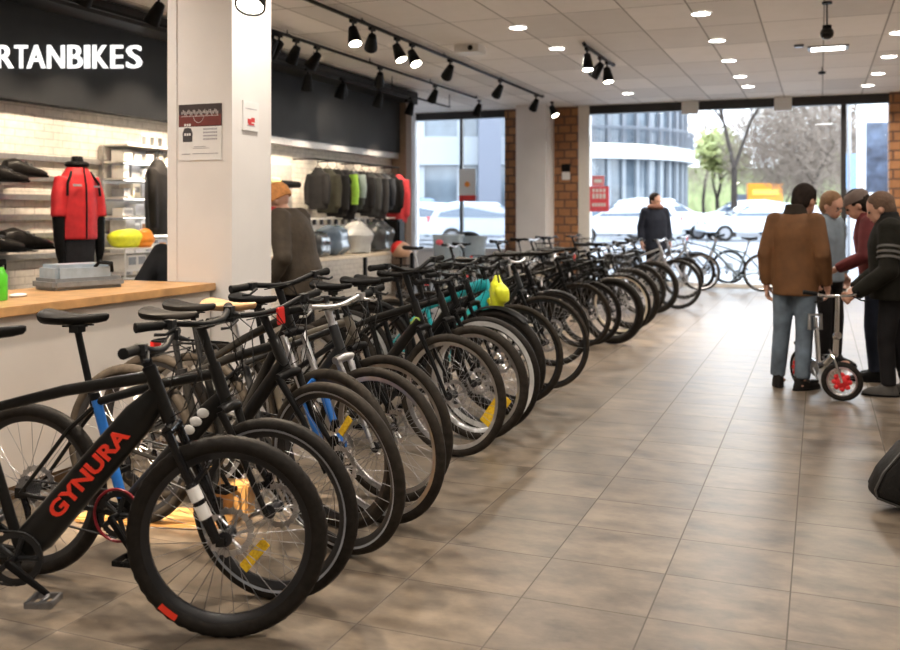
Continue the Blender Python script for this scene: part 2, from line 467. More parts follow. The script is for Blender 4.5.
    for s in (-1, 1):
        e = V((.17*cos(ca), 0, .17*sin(ca)))*(1 if s < 0 else -1); y = s*.1 + (0 if s < 0 else .04)
        pd = MB(); 
        pd.box(e+V((.04,y,0)), (.012,.085,.02)); pd.box(e+V((-.04,y,0)), (.012,.085,.02)); pd.box(e+V((0,y-.04,0)), (.09,.01,.02)); pd.box(e+V((0,y+.04,0)), (.09,.01,.02)); pd.tube([e+V((0,y-.05*1,0)), e+V((0,y+.05,0))], .009, 8)
        pd.obj('pedal', gray if crank > -40 else black, cs, bev=.002)
    ch = MB(); Y = -.045
    A = bb+V((0,Y,0)); B = rh+V((0,-.03,0))
    ch.tube([A+V((.0,0,.09)), B+V((0,0,.045))], .0045, 5); 
    ch.tube([A+V((-.01,0,-.09)), B+V((.05,-.01,-.10)), B+V((.02,-.01,-.13)), B+V((-.01,0,-.05))], .0045, 5)
    for i in range(9):
        a0_, a1 = pi/2 - pi*i/9, pi/2 - pi*(i+1)/9
        ch.tube([A+V((.09*cos(a0_),0,.09*sin(a0_))), A+V((.09*cos(a1),0,.09*sin(a1)))], .0045, 5)
    ch.obj('chain', anth, root)
    d = MB(); d.tube([B+V((0,-.02,-.01)), B+V((.03,-.03,-.06)), B+V((.035,-.025,-.13))], [.012,.014,.008], 8); d.ell(B+V((.03,-.025,-.13)), (.022,.005,.022)); d.obj('derailleur', gloss, root)
    def mudguard(hub, a0_, a1, M, nm, mm=None):
        g = MB(); g.M = M; n = 22; vs = []
        for i in range(n):
            a = a0_ + (a1-a0_)*i/(n-1)
            for rr, y in ((r+.006, -tr-.008), (r+.018, -tr*.5), (r+.022, 0), (r+.018, tr*.5), (r+.006, tr+.008)):
                vs.append((hub.x+rr*cos(a), y, hub.z+rr*sin(a)))
        fs = [(i*5+j, i*5+j+1, (i+1)*5+j+1, (i+1)*5+j) for i in range(n-1) for j in range(4)]
        g.add(vs, fs)
        a = a0_ if nm == 'front_mudguard' else a1; a = a1
        e = V((hub.x+(r+.01)*cos(a1*.93+a0_*.07),0,hub.z+(r+.01)*sin(a1*.93+a0_*.07)))
        for s in (-1, 1): g.tube([e+V((0,s*tr,0)), hub+V((0,s*.05,0))], .0025, 5)
        g.obj(nm, mm or black, root)
    if guard:
        mudguard(fh, .9, pi+.15, RS, 'front_mudguard', guard if guard is not True else None); mudguard(rh, .55, pi+.25, Matrix.Identity(4), 'rear_mudguard', guard if guard is not True else None)
    if rack:
        k = MB(); z = r+.09 + r*0 + .02; z = D + .05
        for s in (-1, 1):
            k.tube([st_top+V((-.02,s*.02,-.09)), V((xr+.16,s*.05,z)), V((xr-.24,s*.055,z)), V((xr-.25,0,z))], .006, 6)
            k.tube([rh+V((0,s*.065,.02)), V((xr-.07,s*.055,z))], .005, 6); k.tube([rh+V((0,s*.065,.02)), V((xr+.07,s*.055,z))], .005, 6)
        for i in range(4): k.tube([V((xr+.12-i*.11,-.055,z)), V((xr+.12-i*.11,.055,z))], .004, 5)
        k.obj('rear_rack', black, root)
        t = MB(); t.box(V((xr-.262,0,z-.02)), (.02,.07,.035)); t.obj('tail_light', red, root, bev=.005)
    if basket:
        k = MB(); k.M = RS; c0 = bc+V((.20,0,-.16)); w, dd, hh = .17, .13, .12
        def rg(z, e): return [c0+V((-dd*e,-w*e,z)), c0+V((dd*e,-w*e,z)), c0+V((dd*e,w*e,z)), c0+V((-dd*e,w*e,z))]
        for z, e, rr in ((-hh,.85,.004),(-hh*.35,.9,.0025),(hh*.3,.95,.0025),(hh,1.,.006)): k.tube(rg(z,e), rr, 5, closed=True)
        for i in range(24):
            q = i/24*4; j = int(q); t = q-j; lo = rg(-hh,.85); hi = rg(hh,1.)
            k.tube([lo[j].lerp(lo[(j+1)%4],t), hi[j].lerp(hi[(j+1)%4],t)], .002, 4)
        for i in range(5): k.tube([rg(-hh,.85)[0].lerp(rg(-hh,.85)[1],i/4), rg(-hh,.85)[3].lerp(rg(-hh,.85)[2],i/4)], .002, 4)
        k.tube([bc, c0+V((-dd,0,.02))], .008, 6); k.obj('basket', basket, root)
    if lamp:
        k = MB(); k.M = RS; p = crown+V((.05,0,.05)); k.lathe([(.012,-.03),(.03,-.01),(.034,.02),(.03,.024)], 14, Matrix.Translation(p) @ Matrix.Rotation(pi/2,4,'Y')); k.m = 1; k.lathe([(.029,.0245),(.028,.027),(.001,.028)], 14, Matrix.Translation(p) @ Matrix.Rotation(pi/2,4,'Y')); k.obj('headlight', [black, white if not lamp_red else red], root)
    if refl and 'tag' in refl:
        k = MB(); k.M = RS; k.box(bc+V((.035,.02,-.02)), (.012,.045,.075)); k.obj('front_reflector', refl['tag'], root, bev=.004)
    return root
# ------------------------------------------------------------------ setting
CZ = 3.6; WY = 18.6; XL = -7.15; XR = 4.6; YB = -4.5
def tile_mat(name, cols, gx, gy, ox, oy, gw, groutc, rough, spec, bumpn=.1, aniso=(1,1), thin=True):
    m = bpy.data.materials.new(name); m.use_nodes = True; nt = m.node_tree; b = nt.nodes['Principled BSDF']; L = nt.links.new; N = nt.nodes.new
    g = N('ShaderNodeNewGeometry'); sp = N('ShaderNodeSeparateXYZ'); L(g.outputs['Position'], sp.inputs[0])
    def mt(op, a, b_=None, c=None):
        n = N('ShaderNodeMath'); n.operation = op
        for i, q in enumerate((a, b_, c)):
            if q is None: continue
            if isinstance(q, (int, float)): n.inputs[i].default_value = q
            else: L(q, n.inputs[i])
        return n.outputs[0]
    def lines(o, off, per, w):
        q = mt('DIVIDE', mt('SUBTRACT', o, off), per); fr = mt('FRACT', q); dd = mt('MINIMUM', fr, mt('SUBTRACT', 1.0, fr))
        return mt('LESS_THAN', dd, w/per), mt('FLOOR', q)
    lx, ix = lines(sp.outputs[0], ox, gx, gw); ly, iy = lines(sp.outputs[1], oy, gy, gw)
    gr = mt('MAXIMUM', lx, ly)
    cb = N('ShaderNodeCombineXYZ'); L(ix, cb.inputs[0]); L(iy, cb.inputs[1])
    wn = N('ShaderNodeTexWhiteNoise'); wn.noise_dimensions = '3D'; L(cb.outputs[0], wn.inputs['Vector'])
    va = N('ShaderNodeVectorMath'); va.operation = 'ADD'; L(g.outputs['Position'], va.inputs[0]); 
    vs = N('ShaderNodeVectorMath'); vs.operation = 'SCALE'; L(wn.outputs['Color'], vs.inputs[0]); vs.inputs['Scale'].default_value = 9; L(vs.outputs[0], va.inputs[1])
    vm = N('ShaderNodeVectorMath'); vm.operation = 'MULTIPLY'; L(va.outputs[0], vm.inputs[0]); vm.inputs[1].default_value = (aniso[0], aniso[1], 1)
    n1 = N('ShaderNodeTexNoise'); n1.inputs['Scale'].default_value = 4.5; n1.inputs['Detail'].default_value = 9; n1.inputs['Roughness'].default_value = .65; L(vm.outputs[0], n1.inputs['Vector'])
    rp = N('ShaderNodeValToRGB'); e = rp.color_ramp.elements; e[0].position = .32; e[1].position = .68; e[0].color = (*cols[0],1); e[1].color = (*cols[1],1); L(n1.outputs['Fac'], rp.inputs['Fac'])
    hs = N('ShaderNodeHueSaturation'); L(rp.outputs['Color'], hs.inputs['Color']); L(mt('MULTIPLY_ADD', wn.outputs['Value'], .22, .89), hs.inputs['Value'])
    mx = N('ShaderNodeMix'); mx.data_type = 'RGBA'; L(gr, mx.inputs['Factor']); L(hs.outputs['Color'], mx.inputs['A']); mx.inputs['B'].default_value = (*groutc,1)
    L(mx.outputs['Result'], b.inputs['Base Color'])
    L(mt('ADD', mt('MULTIPLY_ADD', n1.outputs['Fac'], .22, rough-.11), mt('MULTIPLY', gr, .3)), b.inputs['Roughness']); b.inputs['Specular IOR Level'].default_value = spec
    bp = N('ShaderNodeBump'); bp.inputs['Strength'].default_value = bumpn; bp.inputs['Distance'].default_value = .01; L(mt('SUBTRACT', n1.outputs['Fac'], gr), bp.inputs['Height']); L(bp.outputs['Normal'], b.inputs['Normal'])
    return m
floorm = tile_mat('stone_floor_tiles', ((.060,.046,.034),(.205,.162,.120)), .47, .43, -.575, 3.35, .0028, (.075,.06,.048), .36, .5, .12, (1, 1.6))
ceilm = tile_mat('ceiling_tiles', ((.86,.835,.815),(.90,.875,.86)), .66, 1.3, -.62, 2.0, .008, (.36,.34,.33), .8, .2, .05)
def brick_mat(name, c1, c2, mortar, w, h, mw, rough=.8, axis='X', bump=.4):
    m = bpy.data.materials.new(name); m.use_nodes = True; nt = m.node_tree; b = nt.nodes['Principled BSDF']; L = nt.links.new; N = nt.nodes.new
    g = N('ShaderNodeNewGeometry'); sp = N('ShaderNodeSeparateXYZ'); L(g.outputs['Position'], sp.inputs[0]); cb = N('ShaderNodeCombineXYZ')
    L(sp.outputs[0 if axis == 'X' else 1], cb.inputs[0]); L(sp.outputs[2], cb.inputs[1])
    br = N('ShaderNodeTexBrick'); L(cb.outputs[0], br.inputs['Vector']); br.inputs['Scale'].default_value = 1; br.inputs['Brick Width'].default_value = w; br.inputs['Row Height'].default_value = h; br.inputs['Mortar Size'].default_value = mw
    br.inputs['Color1'].default_value = (*c1,1); br.inputs['Color2'].default_value = (*c2,1); br.inputs['Mortar'].default_value = (*mortar,1); br.inputs['Bias'].default_value = 0
    nz = N('ShaderNodeTexNoise'); nz.inputs['Scale'].default_value = 14; L(g.outputs['Position'], nz.inputs['Vector'])
    hs = N('ShaderNodeHueSaturation'); L(br.outputs['Color'], hs.inputs['Color']); mr = N('ShaderNodeMapRange'); mr.inputs['To Min'].default_value = .75; mr.inputs['To Max'].default_value = 1.25; L(nz.outputs['Fac'], mr.inputs['Value']); L(mr.outputs[0], hs.inputs['Value'])
    L(hs.outputs['Color'], b.inputs['Base Color']); b.inputs['Roughness'].default_value = rough
    bp = N('ShaderNodeBump'); bp.inputs['Strength'].default_value = bump; bp.inputs['Distance'].default_value = .01; bp.invert = True; L(br.outputs['Fac'], bp.inputs['Height']); L(bp.outputs['Normal'], b.inputs['Normal'])
    return m
wbrick = brick_mat('white_slip_brick', (.74,.70,.64), (.80,.76,.70), (.60,.56,.51), .24, .075, .006, .7, 'Y', .25)
rbrick = brick_mat('brown_brick', (.27,.115,.048), (.42,.20,.085), (.13,.07,.045), .27, .17, .018)
plaster = mat('white_plaster', (.78,.75,.73), .7, var=.03, scale=3)
plasterw = mat('warm_white_plaster', (.66,.63,.59), .75, var=.03, scale=3)
fr_dark = mat('dark_window_frame', (.03,.028,.028), .4, .2)
fr_white = mat('white_window_frame', (.78,.78,.80), .4, var=.03)
charcoal = mat('charcoal_panel', (.032,.034,.038), .55, var=.08, scale=4)
brown_lam = mat('brown_laminate', (.20,.14,.10), .5, var=.1)
q = MB(); q.quad((-9.5,YB,0),(XR,YB,0),(XR,WY+.1,0),(-9.5,WY+.1,0)); struct(q.obj('floor', floorm, smooth=False))
q = MB(); q.span((-9.5,YB,CZ),(XR,WY+.3,CZ+.1)); struct(q.obj('ceiling', ceilm, smooth=False))
q = MB(); q.span((XL-.15,YB,0),(XL,15.25,CZ)); struct(q.obj('wall_left', wbrick, smooth=False))
q = MB(); q.span((XR,YB,0),(XR+.15,WY,CZ)); struct(q.obj('wall_right', plasterw, smooth=False))
q = MB(); q.span((-9.5,YB-.15,0),(XR,YB,CZ)); struct(q.obj('wall_behind', plasterw, smooth=False))
q = MB(); q.span((XL-.02,15.12,0),(-6.86,15.36,CZ)); struct(q.obj('trim_1', brown_lam, smooth=False))
q = MB(); q.span((-9.5,15.28,0),(XL-.0,15.40,CZ)); q.span((-9.5,15.4,0),(-9.35,WY,CZ)); struct(q.obj('wall_corner', plaster, smooth=False))
# window wall: piers, sill walls, frames, glass
xw = lambda px: onY(px, 200, WY).x
xa, xb_, xc_, xd, xe, xf_, xg = xw(408), xw(416.5), xw(505.5), xw(518), xw(554), xw(580), xw(590)
xend = xw(889)
q = MB()
q.span((xc_,WY-.05,0),(xf_,WY+.35,CZ)); q.span((xend,WY-.2,0),(XR,WY+.35,CZ)); struct(q.obj('wall_back', rbrick, smooth=False))
q = MB(); q.span((-9.4,WY,0),(xc_,WY+.25,.62)); struct(q.obj('wall_sill', plaster, smooth=False))
pl = MB(); pl.span((-5.70,17.92,0),(-5.08,18.55,CZ)); struct(pl.obj('column_far', plaster, smooth=False))
pn = MB(); pn.span((-4.07,5.11,0),(-3.564,5.576,CZ)); struct(pn.obj('column_near', plaster, smooth=False))
q = MB(); q.span((-4.075,5.104,0),(-4.0,5.12,CZ)); struct(q.obj('trim_2', plaster, smooth=False))
glass = bpy.data.materials.new('window_glass'); glass.use_nodes = True
nt = glass.node_tree; nt.nodes.clear(); o_ = nt.nodes.new('ShaderNodeOutputMaterial'); mx = nt.nodes.new('ShaderNodeMixShader'); tr_ = nt.nodes.new('ShaderNodeBsdfTransparent'); gl_ = nt.nodes.new('ShaderNodeBsdfGlossy'); lw = nt.nodes.new('ShaderNodeFresnel')
lw.inputs['IOR'].default_value = 1.45; gl_.inputs['Roughness'].default_value = .02; tr_.inputs['Color'].default_value = (.93,.97,1,1)
nt.links.new(lw.outputs[0], mx.inputs[0]); nt.links.new(tr_.outputs[0], mx.inputs[1]); nt.links.new(gl_.outputs[0], mx.inputs[2]); nt.links.new(mx.outputs[0], o_.inputs[0])
w1 = thing('window_1', 'tall shop window with white side frame', 'window', (xb_, WY, 0)); w1['kind'] = 'structure'
def wpart(root, name, m, boxes):
    b = MB(); off = V(root.location)
    for a, e in boxes: b.span(V(a)-off, V(e)-off)
    return b.obj(name, m, root, smooth=False)
wpart(w1, 'window_frame', fr_white, [((xa-.25,WY-.08,.0),(xb_,WY+.12,CZ)), ((xb_,WY,.60),(xc_,WY+.1,.68))])
wpart(w1, 'top_rail', fr_dark, [((xb_,WY-.03,CZ-.16),(xc_,WY+.12,CZ))])
wpart(w1, 'glass_pane', glass, [((xb_,WY+.05,.66),(xc_,WY+.058,CZ-.15))])
xm = xw(461)
wpart(w1, 'mullion', fr_dark, [((xm-.03,WY,.66),(xm+.03,WY+.1,CZ-.1))])
w2 = thing('window_2', 'wide shop window with white post and dark head rail', 'window', (xg, WY, 0)); w2['kind'] = 'structure'
wpart(w2, 'window_frame', mat('cream_window_frame', (.72,.68,.62), .45, var=.04), [((xf_-.02,WY-.06,0),(xg,WY+.14,CZ)), ((xg,WY,0),(xend,WY+.1,.07))])
wpart(w2, 'top_rail', fr_dark, [((xg,WY-.05,CZ-.17),(xend,WY+.12,CZ))])
xp = xw(843.5)
wpart(w2, 'mullion', fr_dark, [((xp-.045,WY-.02,0),(xp+.045,WY+.1,CZ-.1))])
wpart(w2, 'glass_pane', glass, [((xg,WY+.04,.05),(xend,WY+.048,CZ-.15))])
q = MB(); q.span((-9.5,WY-.02,CZ-.03),(XR,WY+.3,CZ+.02)); struct(q.obj('trim_3', plaster, smooth=False))
for i, px in enumerate((690, 783)):
    p = onY(px, 104, WY-.13); b = MB(); b.box((0,0,0), (.31,.12,.24)); b.m = 1; b.box((0,-.062,-.03), (.2,.004,.08))
    tag(b.obj('door_sensor_box', [white, plaster], bev=.01, loc=(p.x, WY-.115, CZ-.13)), ['white sensor box on the window head rail nearest the white column','white sensor box on the window head rail above the people'][i], 'sensor', 'white boxes on the window head rail')
# fascia above the wall display
q = MB(); q.span((XL,YB,2.50),(-6.98,15.12,3.46)); struct(q.obj('trim_4', charcoal, smooth=False))
q = MB(); q.span((XL,9.2,2.40),(-7.0,15.1,2.50)); struct(q.obj('trim_5', mat('pale_grey_trim', (.45,.46,.48), .4), smooth=False))
q = MB(); q.span((-6.98,YB,3.40),(-6.62,15.1,3.56)); struct(q.obj('trim_6', mat('dark_grey_channel', (.03,.03,.032), .5), smooth=False))
# backlit shop name: one part per letter
sg = thing('shop_sign', 'white illuminated capital letters on the charcoal fascia above the shelves', 'sign', (-6.965, 7.3, 3.14))
lit = mat('lit_letter_face', (1,1,1), .5, var=0, emit=.62)
word = 'RTANBIKES'; y0 = onX(1, 60, -6.96).y - .06; y1 = onX(142.5, 60, -6.96).y
wd = {'R':.66,'T':.6,'A':.70,'N':.70,'B':.66,'I':.29,'K':.67,'E':.58,'S':.63}; tot = sum(wd[c] for c in word)
lp = [(-3.4,14),(15,28),(27,46),(47.5,65),(68,83),(85,90),(93,108.5),(111,123.5),(126.5,142.5)]
for c, (l0, l1) in zip(word, lp):
    y = onX(l0, 60, -6.96).y; w = onX(l1, 60, -6.96).y - y; zb = onX((l0+l1)/2, 68.3, -6.96).z; zt = onX((l0+l1)/2, 45, -6.96).z; me = text_mesh('letter', c, .355, lit, .012, bold=.002)
    xs = [v.co.x for v in me.vertices]; zs = [v.co.y for v in me.vertices]; cx, cz = (min(xs)+max(xs))/2, (min(zs)+max(zs))/2; sx = w*.94/(max(xs)-min(xs)); sz = (zt-zb)/(max(zs)-min(zs))
    for v in me.vertices: v.co.x = (v.co.x-cx)*sx; v.co.y = (v.co.y-cz)*sz
    sl = (onX(l1, 57, -6.96).z - onX(l0, 57, -6.96).z)/w
    for v in me.vertices: v.co.y += v.co.x*sl
    M = Matrix(((0,0,1),(1,0,0),(0,1,0))).to_4x4(); M.translation = (0, y+w/2-7.3, (zb+zt)/2-3.14)
    inst('letter', me, sg, M)
# signs on the near column
paper = mat('white_paper', (.80,.79,.78), .6, var=.02)
def sgn(px0, py0, px1, py1, Y): 
    a = onY(px0, py0, Y); b = onY(px1, py1, Y); return a, b
a, b = sgn(178.5,105,221,159.5,5.10); cxx, czz = (a.x+b.x)/2, (a.z+b.z)/2; W, H = b.x-a.x, a.z-b.z
ns = thing('notice_sheet', 'notice on the near column with dark red top half and white lower half', 'sign', (cxx, 5.108, czz))
q = MB(); q.box((0,0,-H*.20), (W,.008,H*.60)); s1 = q.obj('white_sheet', paper, ns)
q = MB(); q.box((0,-.001,H*.30), (W,.008,H*.40)); q.m = 1; q.box((0,-.0055,H*.21), (W*.995,.001,H*.2)); s2 = q.obj('dark_sheet', [mat('dark_print', (.05,.035,.035), .5), mat('maroon_print', (.17,.035,.03), .5)], ns)
q = MB()
for i in range(26):
    x = -W*.42 + W*.84*i/25; q.box((x,-.0065,H*.35+.008*sin(i*1.7)), (W*.018,.001,.018+.012*abs(sin(i*2.3))))
q.box((0,-.0065,H*.285), (W*.88,.001,.004)); q.tube([(W*.12*cos(t/10*pi)-.01,-.0065,H*.29-.045*sin(t/10*pi)) for t in range(11)], .002, 4); q.obj('scroll_lettering', mat('pale_print', (.5,.47,.46), .6), s2)
q = MB()
ink = mat('dark_ink', (.06,.055,.06), .7); fade = mat('grey_ink', (.38,.36,.40), .7)
q.loft([((0,0,0),.052,.052),((0,0,.001),.052,.052)], 20) if False else q.prism([(-W*.40,-H*.17),(-W*.18,-H*.17),(-W*.17,-H*.02),(-W*.21,H*.07),(-W*.29,H*.085),(-W*.37,H*.07),(-W*.41,-H*.02)], -.0055, -.0045)
q.m = 1
for z in (.035,-.01,-.055): 
    for k in range(3): q.box((-W*.345+k*W*.055,-.006,z*1.4), (W*.04,.001,.016))
q.m = 2
for r in range(4):
    for k in range(7): q.box((W*.10+k*W*.047,-.005,.018-.022*r), (W*.036,.001,.011))
q.box((0,-.005,-H*.26), (W*.28,.001,.003)); q.box((.01,-.005,-H*.29), (W*.38,.001,.003)); q.box((-W*.33,-.005,-H*.39), (W*.2,.001,.005)); q.box((W*.13,-.005,-H*.385), (W*.6,.001,.005))
q.obj('printed_marks', [ink, paper, fade], s1, smooth=False)
a = onX(242.5, 100, -3.56); b = onX(258, 132, -3.56)
sn = thing('notice_sign', 'small white card with a red logo on the side of the near column', 'sign', (-3.558, (a.y+b.y)/2, (a.z+b.z)/2)); w, h = b.y-a.y, a.z-b.z
q = MB(); q.box((0,0,0), (.01,w,h)); q.m = 1; q.box((.0055,0,h*.24), (.001,w*.75,.005)); q.box((.0055,.0,-h*.33), (.001,w*.5,.008)); q.obj('card', [paper, fade], sn)
q = MB()
for k, (yy, zz, ww, hh) in enumerate(((-.02,-.035,.045,.03),(.02,-.025,.04,.03),(.0,-.055,.07,.012))): q.box((.006,yy,zz), (.001,ww,hh))
q.obj('red_logo', mat('red_print', (.6,.05,.05), .6), sn)
# counter
oak = mat('oak_worktop', (.52,.29,.12), .4, var=.22, scale=9)
ct = thing('service_counter', 'pale grey service counter with an oak worktop running up to the near column', 'counter', (-3.7, 1.5, 0))
q = MB(); q.span((-.72,-3.0,0.09),(-.02,3.59,.935)); q.obj('panel', mat('counter_grey', (.62,.575,.53), .5, var=.04, scale=3), ct, smooth=False)
q = MB(); q.span((-.70,-3.0,0),(-.08,3.57,.09)); q.obj('plinth', mat('plinth_wood', (.20,.12,.06), .5), ct, smooth=False)
q = MB(); q.span((-.80,-3.0,.937),(.02,3.60,.985)); q.obj('worktop', oak, ct, smooth=False, bev=.004)
# wall shelf rails and display shelving
steel = mat('brushed_rail', (.42,.41,.40), .35, .7)
for i, z in enumerate((1.97, 1.77, 1.585, 1.39, 1.21, 1.01)):
    b = MB(); b.span((0,-2.5,-.018),(.05,2.9,.018)); b.span((.045,-2.5,-.018),(.055,2.9,.035))
    tag(b.obj('shelf_rail', steel, smooth=False, loc=(XL, 7.6, z)), ORD[i]+' steel shelf rail from the top on the white brick wall', 'shelf rail', 'steel rails on the white brick wall')
sh = thing('display_shelving', 'lit wall shelving packed with small white goods beside the red jacket', 'shelving', (XL+.02, 8.45, 0))
glow = mat('white_shelf', (.78,.76,.72), .4, var=.03)
q = MB(); q.span((0,-.62,.5),(.02,.62,2.17)); q.obj('back_panel', glow, sh, smooth=False)
lev = (.72, 1.0, 1.2, 1.40, 1.60, 1.80, 1.98)
for z in lev:
    q = MB(); q.span((.02,-.61,-.01),(.36,.61,.012)); o = q.obj('shelf', glow, sh, smooth=False, bev=.003); o.location = (0,0,z); q = MB(); q.span((.30,-.6,-.018),(.34,.6,-.0105)); q.obj('added_fill_strip', mat('shelf_fill_glow', (1,.95,.88), .5, var=0, emit=4), o, smooth=False)  # glowing strips added under the shelf edges to brighten the dark shelving
for yy in (-.63, .63):
    q = MB(); q.span((.0,yy-.012,.5),(.05,yy+.012,2.15)); q.obj('upright', steel, sh, smooth=False)
pc = [('white', paper), ('white', white), ('pale grey', mat('pale_grey_card', (.55,.55,.57), .5)), ('brown', mat('brown_card', (.35,.17,.08), .6)), ('grey', mat('mid_grey_card', (.25,.25,.27), .5)), ('cream', cream)]
rr = random.Random(3)
for li, z in enumerate(lev):
    yy = -.58; n = 0
    while yy < .5 and n < 9:
        w = rr.uniform(.08,.19); h = rr.uniform(.08,.155); nmc, mm = rr.choice(pc)
        if yy + w > .59: break
        b = MB(); b.box((0,0,h/2), (rr.uniform(.12,.22),w,h)); b.m = 1; b.box((.0,0,h*.62), (.01,w*.5,h*.3)); 
        bb_ = [v for v in b.v]; 
        b2 = MB(); dx = rr.uniform(.14,.22); b2.box((0,0,h/2), (dx,w,h)); b2.m = 1; b2.box((dx/2+.001,0,h*.55), (.002,w*.7,h*.4))
        tag(b2.obj('product_box', [mm, rr.choice(pc)[1]], bev=0, smooth=False, loc=(XL+.22, 8.45+yy+w/2, z+.0125)), f'{ORD[n]} {nmc} goods box from the red jacket end on the {ORD[len(lev)-1-li]} lit shelf down', 'box', 'small goods on the lit wall shelving')
        yy += w + rr.uniform(.02,.07); n += 1
for k in range(3):
    p = onX(148+k*8 - 12, 150, XL+.1); b = MB(); b.box((0,0,.065), (.02,.09,.13)); b.m = 1; b.box((.011,0,.065), (.002,.07,.10))
    tag(b.obj('framed_card', [paper, mat('dark_photo', (.09,.09,.09), .4)], smooth=False, loc=(XL+.2, p.y, 2.171)), f'small dark framed card standing on top of the lit shelving, {ORD[k]} from the red jacket', 'card', 'framed cards on the lit shelving')
q = MB(); q.span((.02,-.61,2.15),(.36,.61,2.17)); q.obj('top_board', glow, sh, smooth=False)
# yellow bag and white crates below the shelving
def blob(name, label, cat, c, rad, m, seed, amp=.25, loc=None, group=None, flat=True):
    b = MB(); b.ell((0,0,0), rad, n=22, m=14); r2 = random.Random(seed); ph = [r2.uniform(0,6) for _ in range(6)]
    b.v = [tuple(V(p)*(1+amp*(.4*sin(9*p[0]/max(rad)*.4+ph[0])+.35*sin(7*p[1]/max(rad)+ph[1])+.35*sin(8*p[2]/max(rad)+ph[2]))*.5)) for p in b.v]
    z0 = min(p[2] for p in b.v)
    if flat: b.v = [(p[0],p[1],max(p[2], z0*.72)) for p in b.v]; z0 *= .72
    return tag(b.obj(name, m, loc=(c[0],c[1],c[2]-z0)), label, cat, group)
p = onX(126, 247, -6.5)
blob('cloth_bundle', 'neon yellow and orange folded vest bundle in front of the lit shelving', 'bundle', p, (.15,.22,.11), yellow, 2)
blob('cloth_bundle', 'orange folded vest lying beside the neon yellow bundle', 'bundle', onX(144, 247, -6.40), (.10,.12,.10), orange, 4)
dk = thing('storage_rack', 'low white wire rack holding crates under the neon vest bundle', 'rack', (-6.45, p.y+.24, 0))
for z in (p.z-.012, p.z-.22, p.z-.44):
    q = MB(); q.box((0,0,z), (.42,1.1,.016)); q.obj('wire_shelf', white, dk, smooth=False)
for x in (-.2,.2):
    for yy in (-.54,.54): q = MB(); q.cyl((x,yy,0),(x,yy,p.z),.012); q.obj('post', white, dk)
for k in range(6):
    zz = p.z-.22+.0085 if k < 3 else p.z-.44+.0085; yy = dk.location.y-.36+(k%3)*.36
    b = thing('plastic_crate', f'white plastic crate, {ORD[k%3]} along the {"upper" if k<3 else "lower"} tier of the low rack', 'crate', (-6.43, yy, zz), 0, 'white crates in the low rack')
    q = MB(); q.box((0,0,.07), (.34,.30,.14)); q.obj('crate_body', glow, b, bev=.012)
    q = MB(); q.box((.173,-.07,.085), (.004,.10,.075)); q.box((.173,.07,.085), (.004,.10,.075)); q.obj('front_opening', mat('pale_slot', (.30,.32,.34), .5), b)
# red jacket on a torso stand
def person_dummy():
    P = onX(77, 245, -6.55); r = thing('torso_mannequin', 'black torso mannequin wearing a red jacket in front of the wall rails', 'mannequin', (P.x, P.y, 0), R_(-12))
    b = MB(); b.loft([((0,0,1.0),.10,.13),((0,0,1.15),.11,.15),((0,0,1.4),.11,.16),((0,0,1.75),.10,.14),((0,0,1.88),.06,.07),((0,0,1.98),.05,.055)], 20)
    for s in (-1,1): b.tube([(0,s*.16,1.76),(.02,s*.20,1.5),(.05,s*.21,1.2),(.06,s*.20,1.06)], [.05,.045,.04,.028], 10)
    remesh(b, 'torso', gloss, .014, r)
    b = MB(); b.cyl((0,0,0.02),(0,0,1.05),.02); b.cyl((0,0,0),(0,0,.03),.16,.15,24); b.obj('stand', steel, r)
    b = MB(); b.loft([((0,0,1.19),.15,.20),((0,0,1.45),.15,.195),((0,0,1.65),.145,.185),((0,0,1.80),.12,.145),((0,0,1.885),.08,.09)], 24)
    for s in (-1,1): b.tube([(0,s*.15,1.77),(.02,s*.205,1.60),(.04,s*.225,1.40)], [.075,.07,.065], 14)
    remesh(b, 'jacket', mat('red_jacket_cloth', (.62,.022,.03), .6, bump=.3, scale=14), .014, r)
    b = MB(); b.tube([(.150,0,1.20),(.152,0,1.5),(.145,0,1.7),(.10,0,1.87)], .008, 6); b.obj('zip', black, r)
    b = MB(); b.tube([(.075*cos(t/12*2*pi),.088*sin(t/12*2*pi),1.90) for t in range(12)], .028, 8, closed=True); b.obj('collar', black, r)
    for s in (-1,1):
        b = MB(); b.tube([(.06,s*.10,1.83),(.10,s*.165,1.72),(.11,s*.175,1.6)], .012, 6); b.obj('shoulder_piping', black, r)
    b = MB(); b.box((.152,-.10,1.70), (.008,.09,.02)); b.box((.15,.11,1.69), (.008,.06,.018)); b.obj('chest_badge', fade, r)
    for s in (-1,1):
        b = MB(); b.tube([(.03,s*.215,1.46),(.045,s*.215,1.18),(.055,s*.21,1.08),(.055,s*.205,1.0)], [.06,.05,.045,.03], 10); b.ell((.055,s*.205,.98), (.035,.025,.06)); b.obj('glove_sleeve', black, r)
    b = MB(); b.loft([((0,0,.88),.12,.165),((0,0,1.1),.13,.175),((0,0,1.22),.135,.18)], 20); b.obj('dark_trousers', mat('dark_trouser_cloth', (.03,.03,.035), .8), r)
person_dummy()
